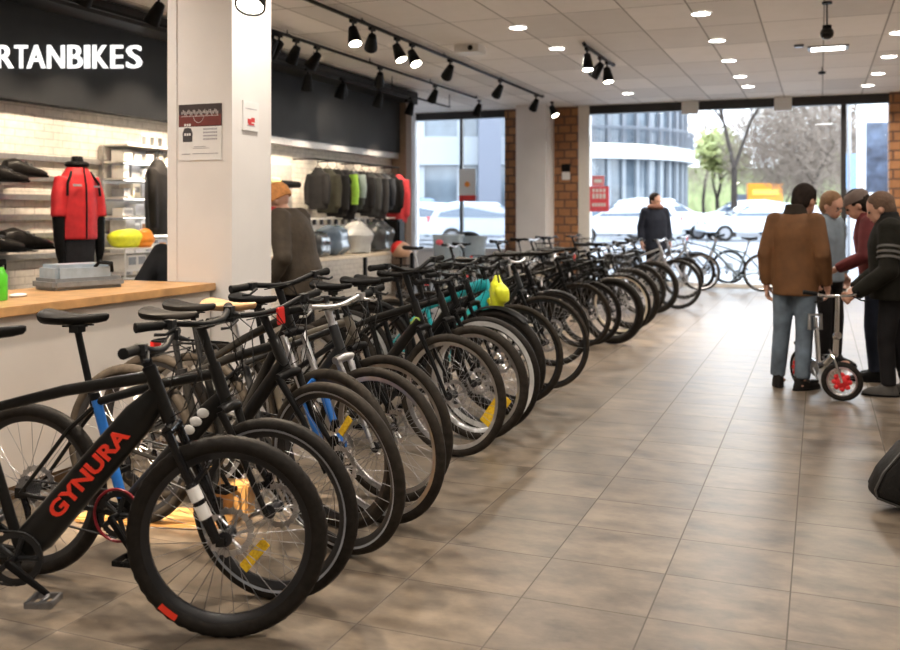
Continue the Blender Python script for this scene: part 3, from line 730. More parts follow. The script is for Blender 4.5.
# dark jacket hanging at the end of the lit shelving
def hang_jacket(label, loc, rz, m, h=.72, w=.22, dep=.13, sl=1., group=None, name='hanging_jacket', pm=None):
    r = thing(name, label, 'jacket', loc, rz, group)
    b = MB(); b.loft([((0,0,-h),dep*.75,w*.95),((0,0,-h*.6),dep*.85,w),((0,0,-h*.2),dep*.8,w*1.0),((0,0,-.06),dep*.55,w*.62),((0,0,0.0),dep*.35,w*.25)], 18)
    for s in (-1,1): b.tube([(0,s*w*.8,-.10),(.02,s*w*1.05,-h*.45),(.03,s*w*1.0,-h*.92*sl)], [.06,.055,.045], 10)
    remesh(b, 'jacket_body', m, .02, r, 3)
    b = MB(); b.tube([(0,-w*.7,-.05),(0,0,.03),(0,w*.7,-.05)], .006, 6); b.tube([(0,0,.03),(0,0,.07),(.02,0,.095),(.0,0,.115),(-.02,0,.10)], .004, 6); b.obj('hanger', black, r)
    if pm:
        b = MB(); b.tube([(-.01,w*.80,-.085),(.012,w*1.06,-h*.45),(.022,w*1.02,-h*.70)], [.066,.064,.054], 12); b.obj('coloured_panel', pm, r)
    return r
p = onX(158, 160, -6.62)
hang_jacket('black padded jacket hanging at the column end of the lit shelving', (p.x, p.y, p.z), R_(20), mat('black_padded', (.014,.013,.013), .6, bump=.6, scale=12), .80, .22, .15)
# shoes on the rails
def shoe(label, loc, rz, s=1., grp=None):
    b = MB(); st = [(-.14,.03,.05,.03),(-.12,.042,.09,.045),(-.06,.045,.105,.052),(0,.045,.085,.045),(.06,.052,.062,.034),(.11,.05,.05,.028),(.15,.03,.036,.02)]
    n = 14; vs = []
    for x, w, hh, _ in st:
        for j in range(n):
            a = 2*pi*j/n; vs.append((x*s, w*cos(a)*s, max(0,(hh*.5+hh*.5*sin(a)))*s*1.1))
    k = len(st); b.add(vs, [(i*n+j, i*n+(j+1)%n, (i+1)*n+(j+1)%n, (i+1)*n+j) for i in range(k-1) for j in range(n)]+[tuple(range(n)), tuple((k-1)*n+j for j in range(n))])
    r = thing('shoe', label, 'shoe', loc, rz, grp); b.obj('upper', mat('black_leather', (.020,.018,.017), .35, var=.3), r)
    q = MB(); q.prism([(-.14*s,0),(.15*s,0),(.155*s,.014*s),(-.145*s,.016*s)], -.04*s, .04*s); q.obj('sole', black, r)
    q = MB(); q.tube([(.0,-.03*s,.09*s),(.03*s,0,.085*s),(.0,.03*s,.09*s)], .008*s, 6); q.tube([(.03*s,-.035*s,.075*s),(.06*s,0,.07*s),(.03*s,.035*s,.075*s)], .008*s, 6); q.obj('strap', gray, r)
for i, (px, py, X, rz, s) in enumerate(((2,182,-6.85,72,1.5),(23,177,-6.85,80,1.5),(-9,252,-6.82,70,1.85),(24,250,-6.82,82,1.85))):
    p = onX(px, py, X); shoe(['black cycling shoe on the upper rail nearest the frame edge','black cycling shoe on the upper rail toward the red jacket','large black shoe on the lower rail nearest the frame edge','large black shoe on the lower rail toward the red jacket'][i], p, R_(rz), s, 'black shoes on the wall rails')
    q = MB(); b_ = thing('shoe_bracket', ['thin steel bracket under the upper shoe nearest the frame edge','thin steel bracket under the upper shoe toward the red jacket','thin steel bracket under the lower shoe nearest the frame edge','thin steel bracket under the lower shoe toward the red jacket'][i], 'bracket', (XL+.05, p.y, p.z-.012), 0, 'shoe brackets on the rails'); q.box((.14,0,0), (.40,.12*s,.012)); q.obj('bracket_plate', steel, b_, smooth=False)
# things on the counter
p = onY(79, 286, 4.0); p = ground(79, 288, .985)
bx = thing('tool_case', 'silver blue and grey hard case lying on the counter below the red jacket', 'case', (p.x, p.y, .986), R_(72))
q = MB(); q.box((0,0,.035), (.46,.28,.07)); q.obj('case_base', mat('case_grey', (.20,.21,.22), .4), bx, bev=.02)
q = MB(); q.box((-.02,0,.10), (.36,.23,.10)); q.obj('case_lid', mat('silver_blue', (.40,.48,.56), .3, .2), bx, bev=.02)
q = MB(); q.tube([(.05,-.10,.13),(.06,-.13,.16),(.14,-.13,.15),(.16,-.10,.10)], .012, 8); q.ell((.13,-.04,.12), (.05,.05,.04)); q.obj('handle', black, bx)
blob('work_glove', 'pale leather glove on the counter beside the silver blue case', 'glove', ground(41, 288, .985)+V((0,.05,0)), (.05,.07,.04), tan, 5)
g = ground(3, 300, .985); gb = thing('spray_bottle', 'bright green spray bottle at the edge of the counter', 'bottle', (g.x+.0, g.y-.02, .986))
q = MB(); q.lathe([(.035,0),(.038,.01),(.038,.13),(.02,.165),(.015,.175)], 16); q.obj('bottle_body', mat('bright_green', (.10,.60,.03), .3), gb)
q = MB(); q.box((.0,.0,.20), (.03,.06,.03)); q.cyl((0,0,.17),(0,0,.2),.014); q.box((.0,.035,.175), (.01,.012,.04)); q.obj('trigger_head', black, gb, bev=.004)
blob('crumpled_tissue', 'crumpled white tissue on the counter near the green bottle', 'tissue', ground(18, 297, .985), (.04,.05,.012), paper, 8)
# ------------------------------------------------------------------ ceiling fittings and lamps
def lamp(kind, name, loc, power, col, size=.16, aim=None, angle=60, blend=.6):
    l = bpy.data.lights.new(name, kind); l.energy = power; l.color = col
    if kind == 'AREA': l.shape = 'DISK'; l.size = size; l.spread = R_(150)
    if kind == 'SPOT': l.spot_size = R_(angle); l.spot_blend = blend; l.shadow_soft_size = size/2
    o = bpy.data.objects.new(name, l); C.objects.link(o); o.location = loc
    if aim is not None: o.rotation_euler = (V(aim)-V(loc)).to_track_quat('-Z', 'Y').to_euler()
    return o
WARM = (1,.80,.58); NEUT = (1,.90,.78)
led = mat('downlight_face', (1,.97,.92), .5, var=0, emit=14)
DL = [('centre', [(701,13),(717,40),(729,60),(740,76),(748,86)]), ('track', [(518,27),(557,48)]), ('single', [(628,93)]), ('brick', [(889,56),(878,73),(868,85)])]
PW = 23
def downlight(x, y, label, group='round downlights in the tiled ceiling', pw=PW):
    r = thing('downlight', label, 'light', (x, y, CZ), 0, group)
    q = MB(); q.lathe([(.115,-.001),(.115,-.012),(.098,-.014),(.098,-.004)], 24, cap=False); q.obj('trim_ring', white, r)
    q = MB(); q.lathe([(.097,-.006),(.05,-.010),(.001,-.011)], 24); q.obj('diffuser', led, r)
    lamp('AREA', 'downlight_lamp', (x, y, CZ-.03), pw, NEUT, .18)
def onC(px, py, z): return ground(px, py, z) if py > HZ else at(px, py, (z-CH)*F/(HZ-py))
names = {'centre': 'in the run of five over the aisle', 'track': 'between the long track and the aisle', 'single': 'alone near the window over the bike row', 'brick': 'in the run of three beside the brick pier'}
for nm, pts in DL:
    for i, (px, py) in enumerate(pts):
        p = onC(px, py, CZ); k = len(pts)
        downlight(p.x, p.y, f'round ceiling downlight {names[nm]}' + (f', {ORD[k-1-i]} from the window' if k > 1 else ''))
p = onC(899, 32, CZ); downlight(p.x, p.y, 'round ceiling downlight cut by the frame edge beyond the dome camera')
for i, (x, y) in enumerate(((-1.1,6.4),(-.9,3.6),(-3.0,5.2),(-3.0,2.4),(1.7,8.5),(1.7,5.3),(1.5,2.2),(-1.2,.6),(-4.9,4.2),(-5.2,1.2),(-1.4,-2),(1.5,-1.6))):
    downlight(x, y, f'round ceiling downlight over the near floor, {ORD[i]} of its field', 'round downlights over the near floor')
# recessed rectangular luminaire, dome camera, sensors
p = onC(828, 47, CZ)
r = thing('ceiling_luminaire', 'bright rectangular recessed luminaire in the ceiling below the dome camera', 'light', (p.x, p.y, CZ)); q = MB(); q.box((0,0,-.012), (.50,.30,.022)); q.obj('housing', gray, r, bev=.004)
q = MB(); q.box((0,0,-.026), (.40,.22,.006)); q.obj('diffuser', led, r)
lamp('AREA', 'luminaire_lamp', (p.x, p.y, CZ-.06), 60, NEUT, .3)
p = onC(827, 2, CZ); r = thing('dome_camera', 'small black dome camera hanging on a thin rod from the ceiling', 'camera', (p.x, p.y, CZ))
q = MB(); q.cyl((0,0,0),(0,0,-.02),.05,n=16); q.cyl((0,0,0),(0,0,-.26),.008); q.cyl((0,0,-.24),(0,0,-.27),.045,n=16); q.obj('drop_rod', black, r)
q = MB(); q.ell((0,0,-.32), (.068,.068,.065)); q.obj('camera_dome', gloss, r)
p = onC(822, 67, CZ); r = thing('smoke_detector', 'tiny black smoke detector hanging from the ceiling nearer the window', 'detector', (p.x, p.y, CZ)); q = MB(); q.cyl((0,0,0),(0,0,-.07),.006); q.lathe([(.02,-.06),(.055,-.075),(.05,-.10),(.02,-.11)], 16); q.obj('detector_body', black, r)
p = onC(470, 46, CZ); r = thing('ceiling_sensor', 'square white sensor box on the ceiling beside the long track', 'sensor', (p.x, p.y, CZ)); q = MB(); q.box((0,0,-.05), (.34,.30,.10)); q.obj('sensor_box', white, r, bev=.01); q = MB(); q.cyl((.06,-.152,-.05),(.06,-.16,-.05),.035,n=16); q.obj('lens', black, r)
p = onC(799, 45, CZ); q = MB(); q.box((0,0,-.015), (.12,.12,.03)); tag(q.obj('ceiling_button', gray, loc=(p.x, p.y, CZ), bev=.006), 'small grey square fitting on the ceiling beside the rectangular luminaire', 'fitting')
# tracks
def track(name, label, x, y0, y1, z, w=.035):
    q = MB(); q.span((-w/2,0,-.03),(w/2,y1-y0,0)); 
    r = thing(name, label, 'light track', (x, y0, z), 0); q.obj('rail', black, r, smooth=False)
    n = int((y1-y0)/2.6)+2
    for i in range(n):
        b = MB(); yy = (y1-y0)*i/(n-1); b.cyl((0,yy,0),(0,yy,CZ-z+.0),.008,n=6); b.box((0,yy,.0), (w*1.3,.08,.012)); b.obj('hanger_rod', black, r)
    return r
track('light_track', 'long black light track on the ceiling over the parked bike row', -4.72, 4.4, 16.45, CZ-.03)
track('light_track', 'black light track nearer the charcoal fascia', -5.85, 3.0, 16.0, CZ-.05)
track('light_track', 'thin black light track running beside the fascia head channel', -6.3, 6.0, 15.8, CZ-.22, .025)
track('light_track', 'short black light track carrying three heads over the aisle', -2.76, 11.5, 13.3, CZ-.03)
track('light_track', 'black light track over the service counter and the near column', -2.72, -1.0, 4.3, 2.80)
lens_on = mat('lamp_lens_lit', (1,.90,.72), .4, var=0, emit=25); lens_off = mat('lamp_lens_dark', (.35,.33,.31), .15, .4)
def head(x, y, z, aim, lit_, label, group, pw=60, ang=55, s=1.):
    r = thing('track_spotlight', label, 'spotlight', (x, y, z), 0, group)
    d = (V(aim)-V((x,y,z))).normalized(); q = MB(); q.box((0,0,-.018), (.04,.11,.034)); q.cyl((0,0,-.03),(0,0,-.10),.012); q.box((0,0,-.1), (.03,.05,.05)); q.obj('track_adapter', black, r)
    M = Matrix.Translation((0,0,-.12)) @ d.to_track_quat('Z','Y').to_matrix().to_4x4()
    q = MB(); q.lathe([(.02,-.05),(.045,-.04),(.06,.04),(.078,.15),(.078,.175),(.068,.175),(.066,.16)], 20, M, cap=False); q.lathe([(.0,-.052),(.02,-.05)], 20, M, cap=False); q.obj('lamp_body', black, r)
    q = MB(); q.lathe([(.067,.165),(.03,.17),(.001,.171)], 20, M); q.obj('lens', lens_on if lit_ else lens_off, r)
    if lit_: lamp('SPOT', 'spotlight_lamp', V((x,y,z-.12))+d*.19, pw, WARM, .1, aim, ang)
G1, G2, G3, G4, G5 = 'spotlights on the long track', 'spotlights on the track near the fascia', 'spotlights on the short aisle track', 'fascia spotlights', 'spotlights on the counter track'
hs = [(353,30,1,(-3.6,8.0,.4)),(372,40,0,(-6.9,13,1.2)),(397,48,1,(-3.2,9.6,.4)),(412,54,1,(-2.9,9.4,.3)),(450,66,0,(-7.2,14.5,1)),(500,82,0,(-7,16,1)),(536,93,0,(-6.5,17.8,1)),(552,98,1,(-3.0,16.2,.3))]
for i, (px, py, l, aim) in enumerate(hs):
    p = onX(px, py, -4.72); head(-4.72, p.y, CZ-.06, aim, l, f'{"lit" if l else "dark"} black spotlight on the long track, {ORD[i]} from the near column', G1, 170)
hs = [(272,31,0,(-7,8.4,2)),(279,33,0,(-7,9.4,2.4)),(296,38,0,(-7.3,10,1)),(380,66,0,(-7.1,14,1.6)),(435,84,0,(-7,15,2)),(479,98,0,(-7,16.5,1))]
for i, (px, py, l, aim) in enumerate(hs):
    p = onX(px, py, -5.85); head(-5.85, p.y, CZ-.08, aim, l, f'dark black spotlight on the track near the fascia, {ORD[i]} from the near column', G2)
for i, (px, aim) in enumerate(((308,(-6.9,11.4,1.0)),(343,(-7.0,12.9,2.6)))):
    p = onX(px, 60, -6.3); head(-6.3, p.y, CZ-.25, aim, 1, ['lit spotlight on the thin track close to the near column','spotlight on the thin track washing the charcoal fascia'][i], G4, [150,22][i], 70)
for i, (px, l, aim) in enumerate(((587,1,(-2.4,10.9,.3)),(600,0,(-4.8,13,1)),(607,1,(-2.2,12.2,.3)))):
    p = onX(px, 60, -2.76); head(-2.76, p.y, CZ-.06, aim, l, f'{"lit" if l else "dark"} black spotlight on the short aisle track, {ORD[i]} from the near end', G3, 150)
head(-2.72, 4.1, 2.77, (-2.3,2.7,0), 1, 'lit spotlight hanging in front of the upper near column', G5, 130, 70)
head(-2.72, 2.3, 2.77, (-2.95,3.85,0), 1, 'spotlight above the counter nearest the red-lettered bicycle', G5, 650, 30)
for i, y in enumerate((6.3, 7.2, 8.2, 9.2, 10.2)):
    head(-5.85, y, CZ-.08, (-7.15,y,1.3+.15*i), 1, f'spotlight washing the brick wall under the shop letters, {ORD[i]} along', 'spotlights hidden over the shop letters', 75, 75)
for i, y in enumerate((11.7, 12.9, 14.1)):
    head(-6.3, y, CZ-.25, (-7.0,y,1.2), 1, f'spotlight washing the clothes rail wall, {ORD[i]} along', 'spotlights over the clothes rail', 70, 75)
q = MB(); q.box((0,0,0), (.06,.45,.05)); tag(q.obj('ceiling_speaker', black, loc=(-6.64,14.85,3.37), bev=.01), 'small black box at the far end of the fascia head channel', 'box')
lamp('SPOT', 'shelf_fill_spot', (-6.0, 8.0, 2.9), 260, WARM, .1, (-7.0,8.4,1.5), 50)  # added spot with no fitting, brightens the display shelving
# ------------------------------------------------------------------ clothes rail wall
ya, yb = onX(314,163,-6.8).y, onX(399,163,-6.8).y; zr = 2.22
r = thing('clothes_rail', 'black clothes rail on wall brackets below the charcoal fascia', 'rail', (-6.8, ya, zr)); q = MB(); q.cyl((0,0,0),(0,yb-ya,0),.014); q.obj('rail_tube', black, r)
for k in range(5): q = MB(); yy = (yb-ya)*k/4; q.cyl((0,yy,0),(XL+6.8,yy,0),.01); q.obj('bracket', black, r)
cols = [('black',(.020,.020,.022),None),('dark olive',(.045,.045,.035),None),('black',(.018,.018,.020),None),('black',(.022,.022,.026),(.40,.75,.08,'neon green')),('slate',(.05,.06,.065),(.28,.36,.36,'pale teal')),('black',(.02,.02,.022),None),('charcoal',(.045,.05,.055),None),('dark grey',(.055,.055,.06),None),('slate blue',(.05,.06,.08),None),('black',(.025,.025,.028),None),('red',(.72,.06,.08),None)]
for i, (nm, c, pm) in enumerate(cols):
    y = ya + .12 + (yb-ya-.15)*i/(len(cols)-1); m = mat('jacket_'+nm.replace(' ','_')+('_b' if pm else ''), c, .75, bump=.4, scale=12)
    hang_jacket(f'{nm} jacket{" with a "+pm[3]+" panel" if pm else ""} on the clothes rail, {ORD[i]} from the near column', (-6.8, y, zr-.118+.0), R_(-90+((i*37)%21-10)), m, .72*(.86+.07*((i*5)%4)) if nm != 'red' else .84, .18, .085, .95, 'jackets on the clothes rail', pm=mat('panel_'+pm[3].replace(' ','_'), pm[:3], .6) if pm else None)
q = MB(); 
r = thing('slotted_shelf', 'white slotted wall shelf under the hanging jackets', 'shelf', (XL, onX(298,220,-6.9).y, 1.14)); ln = onX(391,220,-6.9).y-r.location.y
q.span((0,0,-.22),(.05,ln,.22)); q.span((0,0,.20),(.34,ln,.22)); q.obj('shelf_board', glow, r, smooth=False)
for k in range(14): q = MB(); yy = ln*(k+.5)/14; q.box((.2,yy,.16), (.05,.03,.085)); q.obj('hook', mat('dark_hook', (.08,.08,.09), .4), r)
# grey display board with a yellow-green lamp shape beside the column
p0, p1 = onX(272,163,-7.0), onX(299,213,-7.0)
r = thing('display_board', 'pale grey wall board holding a yellow pump beside the near column', 'board', (XL+.02, (p0.y+p1.y)/2-.4, (p0.z+p1.z)/2)); q = MB(); q.box((0,0,0), (.03,p1.y-p0.y+.8,p0.z-p1.z)); q.obj('board', mat('pale_grey_board', (.40,.39,.38), .6), r)
pq = onX(272,181,-6.9); r = thing('floor_pump', 'yellow and black pump lying on the pale wall board', 'pump', (-6.95, pq.y-.2, pq.z)); q = MB(); q.tube([(0,-.5,0.03),(0,.42,0.0)], [.07,.06], 14); q.obj('barrel', mat('pale_yellow', (.75,.78,.30), .4), r); q = MB(); q.tube([(0,.30,-.03),(0,.62,-.03),(0,.98,-.03)], [.05,.055,.045], 12); q.tube([(0,-.3,-.07),(0,.3,-.08)], .03, 8); q.obj('handle', black, r)
q = MB(); b = thing('pump_bracket', 'thin dark bracket carrying the yellow pump', 'bracket', (XL+.04, pq.y-.1, pq.z-.10)); q.box((.1,.1,0), (.22,.8,.012)); q.obj('bracket_plate', black, b)
# display table with wrapped goods
r = thing('display_table', 'long pale table of wrapped goods behind the parked bikes', 'table', (-6.15, 11.4, 0)); q = MB(); q.box((0,0,.86), (.9,3.2,.04)); q.obj('table_top', mat('birch_top', (.62,.52,.38), .5), r, bev=.004)
for x in (-.4,.4):
    for y in (-1.5,1.5): q = MB(); q.box((x,y,.42), (.05,.05,.84)); q.obj('leg', black, r)
plastic = mat('crinkled_dark_plastic', (.05,.055,.06), .18, coat=.6, bump=1., scale=8); plb = mat('blue_grey_wrap', (.12,.17,.24), .2, coat=.5, bump=1., scale=9); plw = mat('pale_wrap', (.45,.46,.46), .2, coat=.4, bump=1., scale=9)
for i, (y, rad, m, lb) in enumerate(((10.3,(.25,.30,.20),plastic,'dark plastic wrapped bundle nearest the olive-jacketed person'),(10.9,(.24,.27,.22),plb,'blue grey plastic wrapped bundle on the long table'),(11.55,(.25,.29,.24),plw,'pale plastic wrapped bundle in the middle of the long table'),(12.2,(.26,.28,.27),plastic,'tall dark wrapped bundle on the long table'),)):
    blob('wrapped_bundle', lb, 'bundle', (-6.05,y,.881), rad, m, 20+i, .5, group='wrapped bundles on the long table')
tag((lambda q: (q.box((0,0,.16),(.22,.2,.32)), q.obj('red_box', [red], loc=(-6.0,9.93,.881), bev=.02))[1])(MB()), 'small red box on the end of the long table', 'box')
tag((lambda q: (q.box((0,0,.23),(.30,.24,.46)), q.obj('black_case', [black], loc=(-6.0,12.75,.881), bev=.03))[1])(MB()), 'upright black case at the far end of the long table', 'case')
hp = at(401,250,13.2)
r = thing('helmet_stand', 'slim black stand carrying the red and tan helmet', 'stand', (hp.x,hp.y,0)); q = MB(); q.cyl((0,0,.02),(0,0,hp.z-.10),.02); q.cyl((0,0,0),(0,0,.02),.16,n=20); q.cyl((0,0,hp.z-.115),(0,0,hp.z-.10),.09,n=20); q.obj('post', black, r)
r = thing('bike_helmet', 'red and tan open helmet on a slim stand before the corner window', 'helmet', (hp.x,hp.y,hp.z-.098), R_(-120)); q = MB(); q.ell((0,0,.09), (.155,.125,.13), n=20, m=12); q.v = [(x,y,max(z,0.0)) for x,y,z in q.v]; q.obj('shell', mat('tan_shell', (.50,.30,.20), .3, coat=.4), r)
q = MB(); q.ell((.03,0,.11), (.135,.09,.118), n=16, m=10); q.v=[(x,y,max(z,0.03)) for x,y,z in q.v]; q.obj('red_panel', red, r)
# translucent tub and stroller shape near the corner window
clear = mat('translucent_tub', (.55,.66,.74), .2, alpha=.55, var=.05)
tp = at(448,255,16.2)
r = thing('storage_tub', 'translucent pale blue tub standing before the corner window', 'tub', (tp.x,tp.y,0)); q = MB(); q.lathe([(.20,0),(.22,.02),(.27,1.02),(.29,1.04),(.29,1.06),(.26,1.06),(.25,1.0),(.19,.04)], 24); q.obj('tub_body', clear, r); q = MB(); q.ell((-.05,-.27,.93), (.07,.02,.05)); q.obj('red_sticker', mat('pink_red', (.85,.15,.2), .4), r)
tp = at(470,252,16.9)
r = thing('storage_tub', 'second translucent tub with dark goods, nearer the brick pier', 'tub', (tp.x,tp.y,0)); q = MB(); q.lathe([(.20,0),(.22,.02),(.30,.98),(.32,1.0),(.32,1.02),(.28,1.02),(.25,.96),(.19,.04)], 24); q.obj('tub_body', clear, r); q = MB(); q.ell((-.02,-.02,1.0), (.2,.2,.10)); q.obj('dark_goods', black, r)
# socket box on the brick pier
p = onY(566,172,WY-.07); r = thing('alarm_box', 'small black and white alarm box on the brown brick pier', 'box', (p.x, WY-.075, p.z)); q = MB(); q.box((0,0,-.08), (.16,.05,.16)); q.obj('white_half', white, r, bev=.008); q = MB(); q.box((0,-.0,.085), (.18,.05,.16)); q.obj('black_half', black, r, bev=.008)
# posters on the glass
def poster(label, px0, py0, px1, py1, Y, build):
    a, b = onY(px0,py0,Y), onY(px1,py1,Y); r = thing('window_poster', label, 'poster', ((a.x+b.x)/2, Y, (a.z+b.z)/2)); build(r, b.x-a.x, a.z-b.z); return r
pink = mat('sale_red', (.80,.10,.13), .5); 
def b1(r, w, h):
    q = MB(); q.box((0,0,-h*.14), (w,.006,h*.70)); q.obj('red_sheet', pink, r); q = MB(); q.box((-w*.05,0,h*.36), (w*.62,.006,h*.28)); q.obj('upper_tab', mat('pale_red', (.85,.25,.28), .5), r)
    for k, (z, hh, n) in enumerate(((.10,.10,4),(-.06,.14,4),(-.30,.10,5))):
        q = MB()
        for i in range(n): q.box(((-.36+.72*(i+.5)/n)*w, -.005, z*h), (w*.72/n*.72,.003,h*hh))
        q.obj('print_line', paper, r, smooth=False)
    q = MB(); q.box((-w*.05,-.005,h*.36), (w*.4,.003,h*.1)); q.obj('print_line', paper, r, smooth=False)
poster('red sale poster with pale print on the wide window', 589,176,609,212, WY-.01, b1)
def b2(r, w, h):
    q = MB(); q.box((0,0,h*.09), (w,.006,h*.82)); q.obj('white_sheet', paper, r); q = MB(); q.box((0,0,-h*.41), (w,.006,h*.18)); q.obj('red_band', red, r)
    q = MB(); q.cyl((0,-.004,h*.02),(0,-.007,h*.02),w*.16,n=16); q.obj('orange_dot', orange, r)
poster('white poster with an orange dot and red foot band on the corner window', 459,169,475.5,201, WY-.02, b2)
# rack with bottles at the frame edge beside the person in black
rk = thing('wire_rack', 'chrome wire rack with bottles behind the person in the black jacket', 'rack', (1.02, 8.45, 0))
for x in (-.25,.55):
    for y in (-.2,.2): q = MB(); q.cyl((x,y,0),(x,y,1.86),.012); q.obj('post', chrome, rk)
for z in (.25,.62,1.0,1.35,1.66):
    q = MB(); q.tube([(-.25,-.2,z),(.55,-.2,z),(.55,.2,z),(-.25,.2,z)], .008, 6, closed=True)
    for k in range(9): q.tube([(-.25,-.18+k*.045,z),(.55,-.18+k*.045,z)], .0035, 4)
    q.obj('wire_shelf', chrome, rk)
for k in range(8):
    z = 1.668 if k < 4 else 1.358; kk = k % 4
    b = thing('bottle', f'{["white","black","white","grey"][kk]} bottle on the {"top" if k<4 else "second"} tier of the wire rack, {ORD[kk]} from the window side post', 'bottle', (.83+kk*.15, 8.34, z), 0, 'bottles on the wire rack'); q = MB(); q.lathe([(.035,0),(.04,.01),(.04,.14),(.018,.17),(.016,.185)], 14); q.obj('bottle_body', [white,black,paper,gray][kk], b); q = MB(); q.cyl((0,0,.183),(0,0,.215),.018); q.obj('cap', black, b)
# padded black bag on the floor at the frame edge
bgp = ground(885, 513, 0)
r = thing('padded_bag', 'black padded bag with piping standing on the tiles at the frame edge', 'bag', (bgp.x+.17, bgp.y+.12, 0), R_(10))
q = MB(); sec = [(-.10,.72),(-.085,.93),(-.03,1.),(.05,1.),(.09,.9),(.11,.7)]
pol = [(-.24,.10),(-.23,.06),(-.06,0.0),(.16,0.0),(.25,.08),(.25,.28),(.18,.36),(.02,.37),(-.10,.32),(-.20,.19)]
vs = []
for y, s in sec: vs += [(x*s+.0, y, (z-.18)*s+.18 - (1-s)*.0) for x, z in pol]
n = len(pol); q.add(vs, [(i*n+j, i*n+(j+1)%n, (i+1)*n+(j+1)%n, (i+1)*n+j) for i in range(len(sec)-1) for j in range(n)] + [tuple(range(n-1,-1,-1)), tuple((len(sec)-1)*n+j for j in range(n))])
o = q.obj('bag_body', mat('bag_fabric', (.016,.015,.014), .55, bump=.2, scale=60), r, bev=.012)
q = MB(); q.tube([(x*.955, -.075, (z-.18)*.955+.18) for x, z in pol], .006, 6, closed=True); q.obj('piping', mat('piping', (.06,.058,.055), .4), r)
q = MB(); q.tube([(x*.62+.03, -.103, (z-.18)*.62+.17) for x, z in pol], .010, 6, closed=True); q.obj('front_pocket', black, r)
